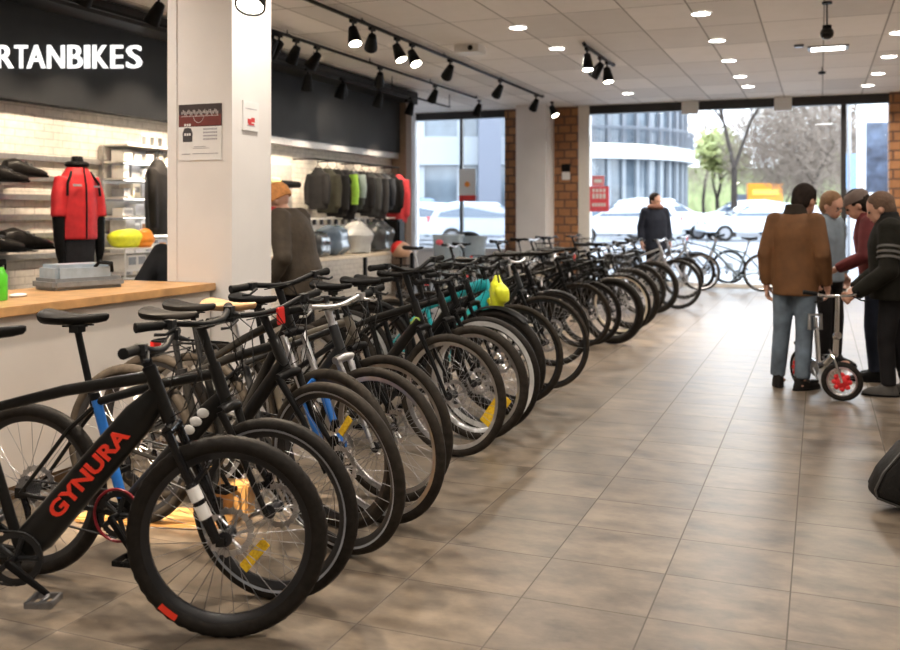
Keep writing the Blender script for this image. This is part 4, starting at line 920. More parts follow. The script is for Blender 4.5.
# ------------------------------------------------------------------ people
skin = mat('skin', (.56,.31,.22), .5, var=.06, scale=8)
denim = mat('grey_blue_denim', (.10,.13,.165), .8, var=.5, scale=6, bump=.3)
eye_w = mat('eye', (.05,.04,.035), .2); lips = mat('lips', (.42,.16,.13), .5)
def person(label, loc, yaw, H, P):
    s = H/1.75
    r = thing('person', label, 'person', (loc[0], loc[1], 0), yaw, P.get('group'))
    ln = R_(P.get('lean', 0)); LM = Matrix.Translation((0,0,.93)) @ Matrix.Rotation(ln, 4, 'Y') @ Matrix.Translation((0,0,-.93))
    up = lambda p: LM @ V(p)
    hy, hp, hr = R_(P.get('head_yaw',0)), R_(P.get('head_pitch',0)), R_(P.get('head_roll',0))
    hd_ = P.get('hd', (.02,0)); HM = LM @ Matrix.Translation((hd_[0],hd_[1],1.462)) @ Matrix.Scale(1.10,4) @ Matrix.Rotation(hy,4,'Z') @ Matrix.Rotation(hp,4,'Y') @ Matrix.Rotation(hr,4,'X')
    sc = Matrix.Scale(s, 4)
    b = MB(); b.M = sc
    def cap(a, e, r0, r1): b.cap(a, e, r0, r1)
    # torso and legs
    b.ell((0,0,.95), (.105,.155,.12)); b.ell(up((0,0,1.10)), (.09,.135,.14)); b.ell(up((-.005,0,1.30)), (.105,.165,.17)); b.ell(up((-.01,0,1.42)), (.075,.17,.065))
    cap(up((-.01,0,1.43)), HM @ V((0,0,.05)), .058, .052)
    feet = P.get('feet', [(.03,.10,0),(-.02,-.10,0)])
    legs = []
    for sd, ft in zip((1,-1), feet):
        hip = V((0, sd*.085, .92)); an = V((ft[0]-.02, ft[1], .09)); kn = hip.lerp(an,.52)+V((P.get('knee',.035),0,0)); legs.append((hip,kn,an,ft))
        cap(hip, kn, .080, .052); cap(kn, an, .050, .036); b.ell(an+V((.06,0,-.05)), (.11,.04,.035))
    # arms and hands
    arms = []
    for sd, key in ((1,'L'),(-1,'R')):
        sh = up((-.01, sd*.165, 1.41)); el, wr = P.get(key, (None,None)) if P.get(key) else (None,None)
        el = V(el) if el else up((-.04, sd*.238, 1.14)); wr = V(wr) if wr else up((.03, sd*.25, .90))
        arms.append((sd,sh,el,wr)); cap(sh, el, .050, .040); cap(el, wr, .038, .027)
    # head: cranium, jaw, nose, ears, brow
    def hd(c, rr): b.M = sc @ HM; b.ell(c, rr, n=18, m=12); b.M = sc
    hd((.0,0,.145), (.098,.076,.100)); hd((.032,0,.085), (.062,.057,.075)); hd((.055,0,.045), (.035,.036,.028))
    hd((.100,0,.095), (.018,.013,.016)); hd((.092,0,.118), (.012,.010,.030)); hd((.083,0,.138), (.016,.048,.010)); hd((.086,0,.058), (.012,.022,.010))
    for sd in (-1,1): hd((-.002,sd*.076,.11), (.018,.010,.032))
    body_h = remesh(b, 'body', skin, .0115, r, 3)
    # hands (fine fingers) are joined to the body surface
    h = MB(); h.M = sc
    for sd, sh, el, wr in arms:
        d = (wr-el).normalized(); curl = P.get('curl', .45)
        side = V((0,1,0))*sd if abs(d.z) > .6 else V((0,0,1))
        fwd = side.cross(d).normalized(); side = d.cross(fwd).normalized()
        if abs(d.z) > .6 and fwd.x < 0: fwd = -fwd
        pal = -side if abs(d.z) > .6 else -V((0,0,1))
        pal = (pal - d*pal.dot(d)).normalized()
        if abs(d.z) <= .6: fwd = V((0,-sd,0)); fwd = (fwd-d*fwd.dot(d)).normalized()
        h.cap(wr-d*.02, wr+d*.03, .026, .028)
        for k in range(4): h.cap(wr+d*.02, wr+d*.085+fwd*(.028-.018*k), .016, .0125)
        for k, L in enumerate((.070,.080,.074,.058)):
            q0 = wr+d*.085+fwd*(.030-.0195*k); a1 = curl; d1 = (d*cos(a1)+pal*sin(a1)); d2 = (d*cos(a1*2.4)+pal*sin(a1*2.4)); q1 = q0+d1*L*.5; q2 = q1+d2*L*.5
            h.cap(q0,q1,.0098,.0090); h.cap(q1,q2,.0088,.0075)
        t0 = wr+d*.03+fwd*.022; t1 = t0+(d*.6+fwd*.75+pal*.35).normalized()*.045; t2 = t1+(d*.9+fwd*.2+pal*.5).normalized()*.034; h.cap(t0,t1,.0135,.011); h.cap(t1,t2,.0105,.0085)
    ho = remesh(h, 'hands_tmp', skin, .0046, None, 2)
    bm = bmesh.new(); bm.from_mesh(body_h.data); bm.from_mesh(ho.data); bm.to_mesh(body_h.data); bm.free(); bpy.data.objects.remove(ho)
    body_h.data.polygons.foreach_set('use_smooth', [True]*len(body_h.data.polygons))
    for sd in (-1,1):
        q = MB(); q.M = sc @ HM; q.ell((.088,sd*.031,.117), (.010,.013,.009)); q.obj('eye', eye_w, r)
    if not P.get('mask'): q = MB(); q.M = sc @ HM; q.ell((.096,0,.060), (.006,.024,.007)); q.obj('mouth', lips, r)
    # trousers
    t = MB(); t.M = sc; t.loft([((0,0,.86),.125,.165),((0,0,.96),.122,.165),((0,0,1.05),.115,.155)], 20); t.ell((0,0,.90), (.125,.165,.10))
    for hip,kn,an,ft in legs:
        w = P.get('leg_w', 1.); t.tube([hip, kn, an+V((0,0,.0))], [.094*w,.066*w,.056*w], 16); t.ell(kn,.066*w)
    remesh(t, 'trousers', P['trousers'], .013, r, 3)
    for i, (hip,kn,an,ft) in enumerate(legs):
        a = R_(ft[2]); q = MB(); q.M = sc @ Matrix.Translation((ft[0],ft[1],0)) @ Matrix.Rotation(a,4,'Z')
        q.loft([((.045,0,.012),.145,.047),((.045,0,.035),.143,.048),((.025,0,.062),.115,.045),((-.012,0,.085),.070,.042),((-.022,0,.125),.052,.042)], 20); sh_ = q.obj('shoe', P.get('shoes', black), r)
        q = MB(); q.M = sc @ Matrix.Translation((ft[0],ft[1],0)) @ Matrix.Rotation(a,4,'Z'); q.loft([((.045,0,0),.150,.050),((.045,0,.016),.151,.051)], 20); q.obj('sole', P.get('sole', black), sh_)
    # jacket
    hem = P.get('hem', .84); g = P.get('bulk', 1.)
    j = MB(); j.M = sc
    rings = [((0,0,hem),.150*g,.190*g),((0,0,.98),.148*g,.190*g)] + [(tuple(up((x,0,z))), rx*g, ry*g) for x,z,rx,ry in ((0,1.12,.145,.188),(-.005,1.28,.150,.196),(-.01,1.37,.132,.184),(-.01,1.435,.108,.150),(-.007,1.475,.085,.105),(-.005,1.51,.070,.080))]
    j.loft(rings, 26)
    for sd, sh, el, wr in arms:
        j.tube([sh+(el-sh)*-.08, sh.lerp(el,.5), el, el.lerp(wr,.5), wr-(wr-el).normalized()*.01], [.084*g,.075*g,.066*g,.060*g,.046*g], 16); j.ell(sh, .084*g); j.ell(el, .067*g)
    remesh(j, 'jacket', P['jacket'], .012, r, 3)
    if P.get('waistband'):
        q = MB(); q.M = sc; q.loft([((0,0,hem-.03),.146*g,.186*g),((0,0,hem+.035),.152*g,.192*g)], 26); q.obj('waistband', P['waistband'], r)
    if P.get('collar'):
        q = MB(); q.M = sc @ LM; q.loft([((-.005,0,1.47),.092*g,.105*g),((0,0,1.515),.086,.09),((.004,0,1.56),.080,.082)], 22); remesh(q, 'collar', P['collar'], .010, r, 2)
    if P.get('cuffs'):
        for sd, sh, el, wr in arms: q = MB(); q.M = sc; d = (wr-el).normalized(); q.tube([wr-d*.06, wr+d*.0], [.050*g,.047*g], 14); q.obj('cuff', P['cuffs'], r)
    if P.get('armband'):
        sd, sh, el, wr = arms[0]
        for k in range(3): q = MB(); q.M = sc; a = sh.lerp(el,.42+.13*k); q.tube([a, a+(el-sh)*.055], .0785*g, 16); q.obj('sleeve_stripe', P['armband'], r)
    # hair or hat
    q = MB(); q.M = sc @ HM
    if P.get('hair'):
        q.ell((-.014,0,.158), (.102,.085,.100), n=20, m=14)
        if P.get('long'): q.ell((-.045,0,.09), (.07,.088,.11)); q.ell((-.06,0,.02), (.05,.07,.08))
        else: q.ell((-.045,0,.11), (.066,.078,.085))
        # clear the face
        keep = []
        hm = remesh(q, 'hair', P['hair'], .009, r, 2)
        IM = (sc @ HM).inverted(); bm = bmesh.new(); bm.from_mesh(hm.data)
        for v in bm.verts:
            l = IM @ v.co
            lim = .048 if l.z < .17 else .048 + (l.z-.17)*1.3
            if l.x > lim: l.x = lim - .012; v.co = (sc @ HM) @ l
        bm.to_mesh(hm.data); bm.free()
    if P.get('hat'):
        q = MB(); q.M = sc @ HM; kind, m = P['hat']
        if kind == 'beanie': q.loft([((-.01,0,.125),.106,.088),((-.012,0,.16),.110,.092),((-.015,0,.20),.104,.088),((-.018,0,.24),.078,.066),((-.02,0,.262),.03,.028)], 22); o = q.obj('beanie', m, r); q = MB(); q.M = sc @ HM; q.loft([((-.008,0,.12),.112,.094),((-.01,0,.155),.115,.097)], 22); q.obj('turn_up', m, r)
        else: q.loft([((-.008,0,.15),.104,.086),((-.012,0,.19),.105,.087),((-.016,0,.23),.08,.068),((-.02,0,.25),.03,.03)], 22); o = q.obj('cap', m, r); q = MB(); q.M = sc @ HM; q.prism([(.06,.158),(.17,.140),(.175,.146),(.06,.170)], -.062, .062); q.obj('cap_peak', m, r)
    if P.get('mask'): q = MB(); q.M = sc @ HM; q.ell((.052,0,.066), (.058,.064,.052)); q.obj('face_mask', P['mask'], r)
    if P.get('scarf'): q = MB(); q.M = sc @ LM; q.tube([(.095*cos(t/14*2*pi)+.01,.10*sin(t/14*2*pi),1.50) for t in range(14)], .042, 10, closed=True); q.obj('scarf', P['scarf'], r)
    return r
def cloth(n, c, **k): return mat(n, c, .8, bump=.35, scale=k.pop('scale', 9), var=.18, **k)
p = ground(790, 388)
person('person in a brown jacket and faded jeans, back turned, on the open aisle', (p.x+.04,p.y+.06), R_(76), 1.70, dict(jacket=cloth('brown_wool', (.145,.062,.020)), trousers=denim, collar=cloth('dark_brown_knit', (.035,.026,.020)), hair=cloth('dark_hair', (.022,.015,.012), scale=40), shoes=cloth('black_suede', (.018,.016,.015)), head_yaw=-26, head_pitch=12, feet=[(-.03,.135,18),(-.09,-.085,-30)], bulk=.99, hd=(.05,-.045), hem=.785, leg_w=1.12, L=((-.06,.238,1.13),(-.02,.236,.86)), R=((-.05,-.238,1.13),(.07,-.240,.87)), knee=.02))
p = at(828, 200, 8.75)
person('person in a grey blue top and dark trousers facing out from behind the brown jacket', (p.x-.01,p.y), R_(-35), 1.66, dict(jacket=cloth('grey_blue_fleece', (.20,.25,.30)), trousers=cloth('black_trouser', (.014,.013,.014)), hair=cloth('sandy_hair', (.22,.12,.06), scale=40), head_pitch=14, feet=[(.03,.13,10),(.0,-.02,-10)]))
p = ground(876, 394)
person('person in a black padded jacket and black trousers holding the folding bike bar', (p.x+.12,p.y), R_(176), 1.63, dict(jacket=cloth('black_padded_jacket', (.014,.013,.010), scale=14), trousers=cloth('black_trouser', (.014,.013,.014)), hair=cloth('short_brown_hair', (.115,.065,.040), scale=50), collar=cloth('black_hood', (.016,.015,.015)), head_pitch=16, lean=3, bulk=1.24, hem=.82, feet=[(.05,.08,4),(-.10,-.09,-4)], L=((.03,.27,1.07),(.29,.20,.86)), R=((.06,-.25,1.08),(.31,-.10,.88)), armband=mat('grey_stripe', (.09,.085,.08), .6), shoes=cloth('grey_shoe', (.07,.065,.06)), leg_w=1.08, curl=.8))
p = at(869, 205, 8.0)
person('person in a peaked cap and maroon top partly hidden behind the black padded jacket', (p.x+.06,p.y+.05), R_(178), 1.68, dict(jacket=cloth('maroon_top', (.13,.018,.020)), trousers=cloth('dark_blue_trouser', (.02,.025,.04)), hair=cloth('dark_hair', (.022,.015,.012)), hat=('cap', mat('grey_brown_cap', (.14,.10,.085), .8)), head_pitch=18, lean=8, L=((.10,.27,1.12),(.33,.22,1.0)), curl=.7))
p = at(655, 215, 16.3)
person('person in a dark navy coat and scarf standing among the far bikes', (p.x,p.y), R_(-60), 1.80, dict(jacket=cloth('navy_coat', (.018,.021,.032)), trousers=cloth('black_trouser', (.014,.013,.014)), hair=cloth('dark_hair', (.022,.015,.012)), long=False, scarf=cloth('rust_scarf', (.22,.10,.07)), head_yaw=25, bulk=1.08, hem=.78, feet=[(.02,.09,5),(.0,-.09,-5)]))
p = at(287, 250, 8.0)
person('person in a dark olive padded jacket and orange beanie beside the near column', (p.x+.13,p.y), R_(180), 1.74, dict(jacket=cloth('olive_padded', (.055,.040,.026), scale=16), trousers=cloth('black_trouser', (.014,.013,.014)), hat=('beanie', cloth('orange_knit', (.62,.26,.08), scale=40)), mask=mat('red_mask', (.55,.03,.04), .7), lean=14, head_pitch=16, head_yaw=12, bulk=1.2, hem=.76, L=((-.02,.31,1.08),(.12,.30,.86)), R=((.14,-.28,1.10),(.34,-.16,.98))))
p = at(178, 262, 7.0)
person('person in a black jacket bending behind the counter, mostly hidden by the near column', (p.x,p.y), R_(120), 1.42, dict(jacket=cloth('black_soft_jacket', (.018,.018,.02)), trousers=cloth('black_trouser', (.014,.013,.014)), hair=cloth('dark_hair', (.022,.015,.012)), lean=14, head_yaw=-20, L=((-.10,.33,1.10),(.14,.26,1.02)), bulk=1.15))
# ------------------------------------------------------------------ the bike row, near to far
PH = lambda cx, by: ground(cx, by)
dk = mat('satin_black', (.011,.0105,.010), .32, coat=.2, var=.15)
goldm = mat('gold_tan_print', (.36,.21,.07), .5, var=.5, scale=120)
seq = []
def B(cx, by, yawd, label, **k): return make_bike(label, PH(cx, by), R_(yawd), **k)
B(227,637,21.7,'black electric mountain bike with red orange frame lettering, nearest of the row', D=.689, tr=.031, wb=1.125, sth=.53, dth=.10, rim=darkrim, frame=dk, fork=gloss, sleg=gloss, dt=.058, stem_h=.03, bars=.56, bar_rise=.03, seat=1.05, sx=.09, knob=True, spokes=32, decal=('GYNURA', redlet, .074), refl={'mark':4.35,'tape':1}, crank=-36, low=True, steer=0)
B(274,600,8,'black bicycle with pale down tube emblems and red chain guard, second in the row', D=.684, tr=.028, wb=1.05, frame=dk, fork=dk, sleg=None, dt=.040, bars=.62, seat=1.04, stripe=True, ring=mat('dark_red_ring', (.22,.012,.02), .3), strip=(white,(.62,.69,.76,.83)), refl={'spoke':(4.62,1.15)}, st_m=blue, steer=-4, stem_h=.14, bar_sweep=.12)
B(337,555.5,0,'black bicycle with a plain fork and red front reflector, third in the row', D=.744, tr=.026, tyrem=rubberb, wb=1.08, frame=dk, fork=black, stripe=True, steer=-16, bars=.64, refl={'spoke':(1.45,1.2),'rsize':(.10,.008,.03),'tag':red}, dt=.03, stem_h=.10, ha=63)
B(337,529,-3,'bicycle with long silver fork legs and bright blue lowers, fourth in the row', D=.74, tr=.026, tyrem=rubberb, frame=dk, fork=black, sleg=silver, steer=-14, cup=.13, refl={'lower':blue,'spoke':(2.6,2.2)}, guard=False, stem_h=.10)
B(380,524,-2,'dark trekking bicycle with a plain fork, fifth in the row', D=.735, tr=.024, tyrem=rubberb, frame=anth, fork=silver, style='double', steer=-10, rim=silrim, guard=False, rack=True, sad=tan)
B(391,502,-4,'brown grey bicycle with a thick sloping top tube, sixth in the row', D=.74, tr=.025, tyrem=rubberb, frame=mat('brown_grey_paint', (.10,.085,.065), .4), fork=black, steer=-8, rim=silrim, dt=.03)
B(452,456.5,-4,'black bicycle with a green head badge and wide black bars, seventh in the row', D=.73, tr=.026, tyrem=rubberb, frame=dk, fork=black, steer=-6, bars=.78, rim=silrim, spokes=36, dt=.032, stem_h=.16, strip=(mat('lime', (.30,.42,.08), .4),(.93,.97)), bar_rise=.05)
B(476,440,-3,'black bicycle with yellow spoke reflectors, eighth in the row', D=.731, tr=.030, tyrem=rubberb, frame=dk, fork=black, steer=-4, refl={'spoke':(5.75,1.25),'rsize':(.24,.008,.10)}, rim=silrim, bars=.6)
B(487,432,-2,'black bicycle with a white tyre wall, ninth in the row', D=.764, tr=.030, frame=black, fork=black, whitewall=True, steer=-6, dt=.04, bars=.62)
B(499,415,-4,'black bicycle with a chunky tyre, tenth in the row', D=.764, tr=.034, frame=black, fork=black, steer=-10, guard=True, stem_h=.10)
B(517,404,-3,'teal bicycle with green frame panels and a yellow and white fork, eleventh in the row', D=.755, tr=.020, tyrem=rubberb, frame=teal, fork=yellow, sleg=yellow, refl={'lower':white}, dt=.07, tt_r=2.0, steer=-5, strip=(green,(.35,.45,.55,.65)), stem_h=.06)
B(545,389,-4,'dark bicycle with a slim brown tyre and wide open front wheel, twelfth in the row', D=.764, tr=.016, tyrem=rubberb, frame=anth, fork=black, style='double', steer=-2, bars=.56)
B(553,366,-3,'black city bicycle with dress guards, thirteenth in the row', D=.70, tr=.022, frame=black, fork=black, style='double', guard=True, steer=4, rack=True, basket=None, lamp=True)
B(580,347.7,-3,'dark roadster with a brown tyre and silver bars, fourteenth in the row', D=.70, tr=.020, tyrem=rubberb, frame=black, fork=black, style='double', steer=-4, basket=black, lamp=True, rack=True)
B(590,345,-6,'black bicycle with a black wire basket, fifteenth in the row', D=.70, tr=.022, frame=black, fork=black, style='step', steer=3, basket=black, refl={'tag':red})
B(612,344,-6,'black fat tyred bicycle, sixteenth in the row', D=.737, tr=.040, frame=black, fork=black, sleg=black, steer=-4, motor=True, spokes=24)
B(621,335,-4,'bicycle with cream rims, seventeenth in the row', D=.73, tr=.022, frame=black, fork=black, style='double', rim=cream, steer=-4, basket=mat('dark_wire', (.05,.05,.05), .4), lamp=True)
B(630,329,-5,'black bicycle with a tall front basket, eighteenth in the row', D=.76, tr=.034, frame=black, fork=black, steer=-3, basket=black, rack=True)
B(642,315,-4,'dark bicycle with a slim front tyre, nineteenth in the row', D=.70, tr=.024, frame=anth, fork=black, style='double', steer=-6, guard=True)
B(653,313.6,-4,'black bicycle with a broad front tyre, twentieth in the row', D=.76, tr=.036, frame=black, fork=black, steer=-5)
B(677,309,-4,'silver grey bicycle with an open slim wheel, last of the row but two', D=.747, tr=.020, frame=silver, fork=silver, style='double', steer=-4, guard=False)
B(683,299,-4,'grey city bicycle with a rack, last of the row but one', D=.70, tr=.022, frame=gray, fork=silver, style='step', steer=-4, rack=True, guard=True)
B(697,290,-6,'silver bicycle with a black front mudguard, farthest in the row', D=.70, tr=.024, frame=silver, fork=silver, style='double', steer=-8, guard=True, refl={'tag':red})
# bike across the window end, facing the row
pr = ground(762, 291.5); u = V((cos(R_(193)), sin(R_(193)), 0))
make_bike('silver blue bicycle parked across the aisle end in front of the window', pr + u*1.08, R_(193), D=.69, tr=.022, wb=1.08, style='double', frame=mat('silver_blue_paint', (.22,.28,.33), .35, .5), fork=silver, guard=False, rim=silrim, group='bicycles before the window', motor=False, seat=.98)
p2 = ground(735, 286); make_bike('white grey bicycle standing beyond the bike across the aisle end', p2 + u*.9 + V((-.3,.35,0)), R_(196), D=.69, tr=.022, style='mtb', frame=gray, fork=silver, group='bicycles before the window')
# bicycles behind the row, only their upper halves show
for i, (x, y, yw, st, fm, bk, lb) in enumerate(((-4.1,11.0,-8,'double',anth,None,'dark bicycle standing behind the row opposite the helmet stand'),(-4.0,12.6,-2,'mtb',dk,None,'black mountain bike standing behind the row opposite the corner window'),(-3.9,13.9,-6,'double',black,black,'black basket bicycle standing behind the row opposite the white column'),(-4.0,15.3,-3,'mtb',gray,None,'grey bicycle standing behind the row opposite the brick pier'),(-3.9,16.5,-4,'step',black,black,'black step through bicycle standing behind the row nearest the red sale poster'))):
    make_bike(lb, V((x,y,0)), R_(yw), D=.70, tr=.024, style=st, frame=fm, fork=black, basket=bk, group='bicycles behind the row', steer=6-3*i, stem_h=.10, rack=(st=='double'))
# white helmets hung on far handlebars
for i, (px, py, d, m, lb) in enumerate(((548,246,12.6,white,'white helmet resting between bars near the white column'),(521,258,12.0,tan,'tan leather bag resting between the bikes below the white column'))):
    pass
vp = at(497, 268, 6.75)
hang_jacket('neon yellow vest hanging from the bars of the teal bicycle', (vp.x,vp.y,vp.z-.05), R_(30), yellow, .26, .10, .06, .8, name='safety_vest')
# folding bike
def folding():
    fp = ground(842, 401); yaw = R_(-60); u = V((cos(yaw), sin(yaw), 0)); wb = .62
    r = thing('folding_bicycle', 'small chrome folding bike with a red front hub held by the person in black', 'bicycle', (fp.x-u.x*wb/2, fp.y-u.y*wb/2, 0), yaw)
    D = .30; rd = D/2; xf, xr = wb/2, -wb/2
    wm = MB(); 
    SM = Matrix.Translation((xf,0,0)) @ Matrix.Rotation(R_(58),4,'Z') @ Matrix.Translation((-xf,0,0))
    for nm, x in (('front_wheel', xf), ('rear_wheel', xr)):
        q = MB(); q.M = SM if x > 0 else None; c = V((x,0,rd)); q.tube([c+V((.108*cos(t/32*2*pi),0,.108*sin(t/32*2*pi))) for t in range(32)], .010, 8, closed=True, flat=1.4)
        for k in range(20): a = 2*pi*k/20; q.tube([c+V((.03*cos(a+.5),.02*(-1)**k,.03*sin(a+.5))), c+V((.10*cos(a),0,.10*sin(a)))], .0014, 4)
        w = q.obj(nm, silver, r)
        q = MB(); q.M = SM if x > 0 else None; q.tube([c+V((.129*cos(t/40*2*pi),0,.129*sin(t/40*2*pi))) for t in range(40)], .0215, 10, closed=True); q.obj('tyre', rubber, w)
        q = MB(); q.M = SM if x > 0 else None; q.tube([c+V((0,-.045,0)), c+V((0,-.03,0)), c+V((0,.03,0)), c+V((0,.045,0))], [.03,.055,.055,.03], 20)
        for k in range(8): a = 2*pi*k/8; q.ell(c+V((.055*cos(a),-.03,.055*sin(a))), (.02,.012,.02), n=8, m=6)
        q.obj('hub', mat('bright_red_hub', (.65,.02,.025), .35), w)
    q = MB(); q.M = SM
    for s in (-1,1): q.tube([(xf,s*.05,rd),(xf-.05,s*.05,rd+.16),(xf-.09,0,rd+.23)], .012, 8)
    q.obj('fork', chrome, r)
    q = MB(); q.tube([(xf-.09,0,rd+.20),(xf-.07,0,.55),(xf-.06,0,.80)], [.024,.019,.016], 12); q.tube([(xf-.085,0,.48),(xf-.05,0,.50)], .03, 10); q.obj('steering_post', chrome, r)
    q = MB(); q.tube([(xf-.09,0,rd+.20),(xf-.22,0,.26),(0,0,.22),(xr+.18,0,.24),(xr,.0,rd+.02)], [.026,.026,.026,.024,.018], 12); q.tube([(-.02,0,.22),(-.06,0,.52)], .02, 10); q.obj('frame', chrome, r)
    q = MB(); q.tube([(-.06,0,.50),(-.075,0,.60)], .016, 10); q.tube([(-.075,-.05,.5),(-.075,-.05,.62),(-.075,.05,.62),(-.075,.05,.5)], .014, 8); q.obj('seat_post', silver, r)
    q = MB(); bc = V((xf-.06,0,.80)); q.tube([bc+V((-.05,-.25,.03)), bc+V((0,-.1,0)), bc, bc+V((0,.1,0)), bc+V((-.05,.25,.03))], .012, 10); o = q.obj('handlebar', chrome, r)
    for s in (-1,1): q = MB(); q.tube([bc+V((-.05,s*.26,.03)), bc+V((-.02,s*.16,.016))], .017, 10); q.obj('grip', black, o); 
    for s in (-1,1): q = MB(); q.tube([bc+V((.0,s*.12,0)), bc+V((.06,s*.16,-.03)), bc+V((.05,s*.22,-.04))], .006, 6); q.obj('brake_lever', black, o)
    q = MB(); q.lathe([(.06,-.004),(.062,0),(.06,.004),(.02,.004)], 24, Matrix.Translation((.0,-.05,.20)) @ Matrix.Rotation(pi/2,4,'X')); q.tube([(0,-.06,.20),(.08,-.07,.12)], .01, 8); q.tube([(0,.06,.20),(-.08,.07,.28)], .01, 8); cs = q.obj('crankset', gray, r)
    q = MB(); q.box((.08,-.11,.115), (.06,.07,.018)); q.obj('pedal', black, cs); q = MB(); q.box((-.08,.11,.285), (.06,.07,.018)); q.obj('pedal', black, cs)
    q = MB(); q.tube([(xr-.02,0,rd+.14),(xr-.10,0,rd+.20),(xr-.02,.04,.42),(xr+.10,.0,.36)], .007, 6); q.obj('rear_carrier', black, r)
folding()
# warm wooden wedge and lit blocks on the floor under the counter
def wedge(label, px, py, rz, sz, m, h=.1):
    p = ground(px, py); q = MB(); q.box((0,0,sz[2]/2), sz); return tag(q.obj('timber_block', m, loc=(p.x,p.y,0), bev=.008), label, 'block').__setattr__('rotation_euler', (0,0,rz))
wood = mat('warm_timber', (.55,.30,.10), .45, var=.2, scale=12)
wedge('warm orange timber block on the floor behind the near front wheels', 229, 515, R_(15), (.22,.12,.16), wood)
wedge('low timber plinth board on the floor at the foot of the grey counter', 160, 520, R_(12), (.75,.22,.03), wood)
# ------------------------------------------------------------------ street outside
asph = mat('pale_asphalt', (.22,.22,.23), .8, var=.15, scale=2); pave = mat('pale_paving', (.30,.29,.28), .8, var=.1, scale=3)
q = MB(); q.quad((-70,WY+.3,-.02),(60,WY+.3,-.02),(60,WY+4.5,-.02),(-70,WY+4.5,-.02)); struct(q.obj('pavement', pave, smooth=False))
q = MB(); q.quad((-90,WY+4.5,-.02),(90,WY+4.5,-.02),(90,WY+9,.3),(-90,WY+9,.3)); q.quad((-90,WY+9,.3),(90,WY+9,.3),(90,150,.3),(-90,150,.3)); struct(q.obj('road', asph, smooth=False))
glz = mat('car_glass', (.03,.05,.08), .08, var=.05, coat=.5); carw = mat('white_car_paint', (.55,.57,.60), .25, coat=.8, var=.02); cars = mat('silver_car_paint', (.38,.42,.48), .25, .4, coat=.8, var=.02); carb = mat('blue_grey_car_paint', (.10,.15,.24), .25, .3, coat=.8, var=.02)
def car(label, loc, rz, m, kind='hatch'):
    r = thing('car', label, 'car', loc, rz, 'cars parked on the street')
    prof = {'hatch': [(-2.0,.35),(-2.05,.75),(-1.95,.95),(-1.7,1.38),(-1.1,1.50),(.2,1.46),(1.05,.98),(1.9,.82),(2.05,.6),(2.05,.35)],
            'suv': [(-2.2,.4),(-2.25,.9),(-2.15,1.15),(-1.95,1.62),(-1.2,1.74),(.3,1.70),(1.1,1.16),(2.05,1.0),(2.25,.7),(2.25,.4)],
            'van': [(-2.4,.4),(-2.45,1.2),(-2.35,1.95),(-1.8,2.05),(1.0,2.02),(1.75,1.25),(2.3,1.05),(2.45,.7),(2.45,.4)]}[kind]
    W = .88; q = MB(); sec = [(-W,.93),(-W*.93,1.),(0,1.),(W*.93,1.),(W,.93)]; n = len(prof); vs = []
    zc = .8
    for y, sc_ in sec:
        for x, z in prof:
            ti = (z-.95)*.16 if z > .95 else 0; vs.append((x*(sc_*.02+.98), y*(1-ti), zc+(z-zc)*sc_))
    q.add(vs, [(i*n+j, i*n+(j+1)%n, (i+1)*n+(j+1)%n, (i+1)*n+j) for i in range(len(sec)-1) for j in range(n)]+[tuple(range(n)), tuple((len(sec)-1)*n+j for j in range(n-1,-1,-1))])
    q.obj('car_body', m, r, bev=.03)
    top = max(z for x, z in prof); bel = {'hatch':.98,'suv':1.16,'van':1.25}[kind]
    xs = {'hatch':(-1.72,.95),'suv':(-1.95,1.0),'van':(.2,1.6)}[kind]
    q = MB()
    for s in (-1,1):
        y0 = s*(W*(1-(bel-.95)*.16)*.999+.006); y1 = s*(W*(1-(top-.1-.95)*.16)*.97+.012)
        a, e = xs; h = top-.13; q.quad((a,y0,bel),(e,y0,bel),(e-.55,y1,h),(a+.25,y1,h))
    q.obj('side_window', glz, r)
    wsx = {'hatch':((.98,1.02),(.24,1.45)),'suv':((1.06,1.2),(.36,1.68)),'van':((1.72,1.30),(1.05,1.98))}[kind]; q = MB(); (x0,z0),(x1,z1) = wsx; q.quad((x0+.03,-.68,z0+.02),(x0+.03,.68,z0+.02),(x1+.04,.6,z1-.02),(x1+.04,-.6,z1-.02)); q.obj('windscreen', glz, r)
    q = MB(); xb = prof[0][0]
    x0,z0 = prof[2]; x1,z1 = prof[3]; q.quad((x0-.02,-.62,z0+.02),(x0-.02,.62,z0+.02),(x1-.02,.55,z1),(x1-.02,-.55,z1)); q.obj('rear_window', glz, r)
    for x in (-1.25,1.3):
        for s in (-1,1): q = MB(); q.cyl((x,s*.70,.32),(x,s*.90,.32),.32,n=24); q.m = 1; q.cyl((x,s*.895,.32),(x,s*.91,.32),.2,n=16); q.obj('wheel', [rubber, gray], r)
    for s in (-1,1):
        q = MB(); q.ell((prof[-2][0]-.06,s*.62,.74), (.08,.18,.07)); q.obj('headlamp', silver, r); q = MB(); q.box((prof[1][0]+.02,s*.7,.9), (.06,.16,.18)); q.obj('tail_lamp', red, r)
    return r
for px, py, d, rz, m, k, lb in ((752,214,37,200,cars,'hatch','silver blue hatchback parked under the bare tree'),(738,206,46,188,carw,'suv','white tall car parked behind the silver blue hatchback'),(664,207,39.5,14,carw,'suv','white tall car with dark side glass behind the person in navy'),(622,216,34,196,carw,'hatch','white hatchback parked beside the red sale poster'),(806,213,41,10,carw,'hatch','white hatchback beyond the people'),(440,216,33,24,carw,'hatch','white hatchback seen through the corner window beside its mullion'),(490,218,31,20,cars,'hatch','silver car seen through the corner window nearest the brick pier'),(424,205,37.5,24,carb,'suv','blue grey car at the edge of the corner window'),(592,208,46,12,carb,'hatch','blue grey car far behind the red sale poster')):
    p = at(px, py, d); car(lb, (p.x,p.y,.302), R_(rz), m, k)
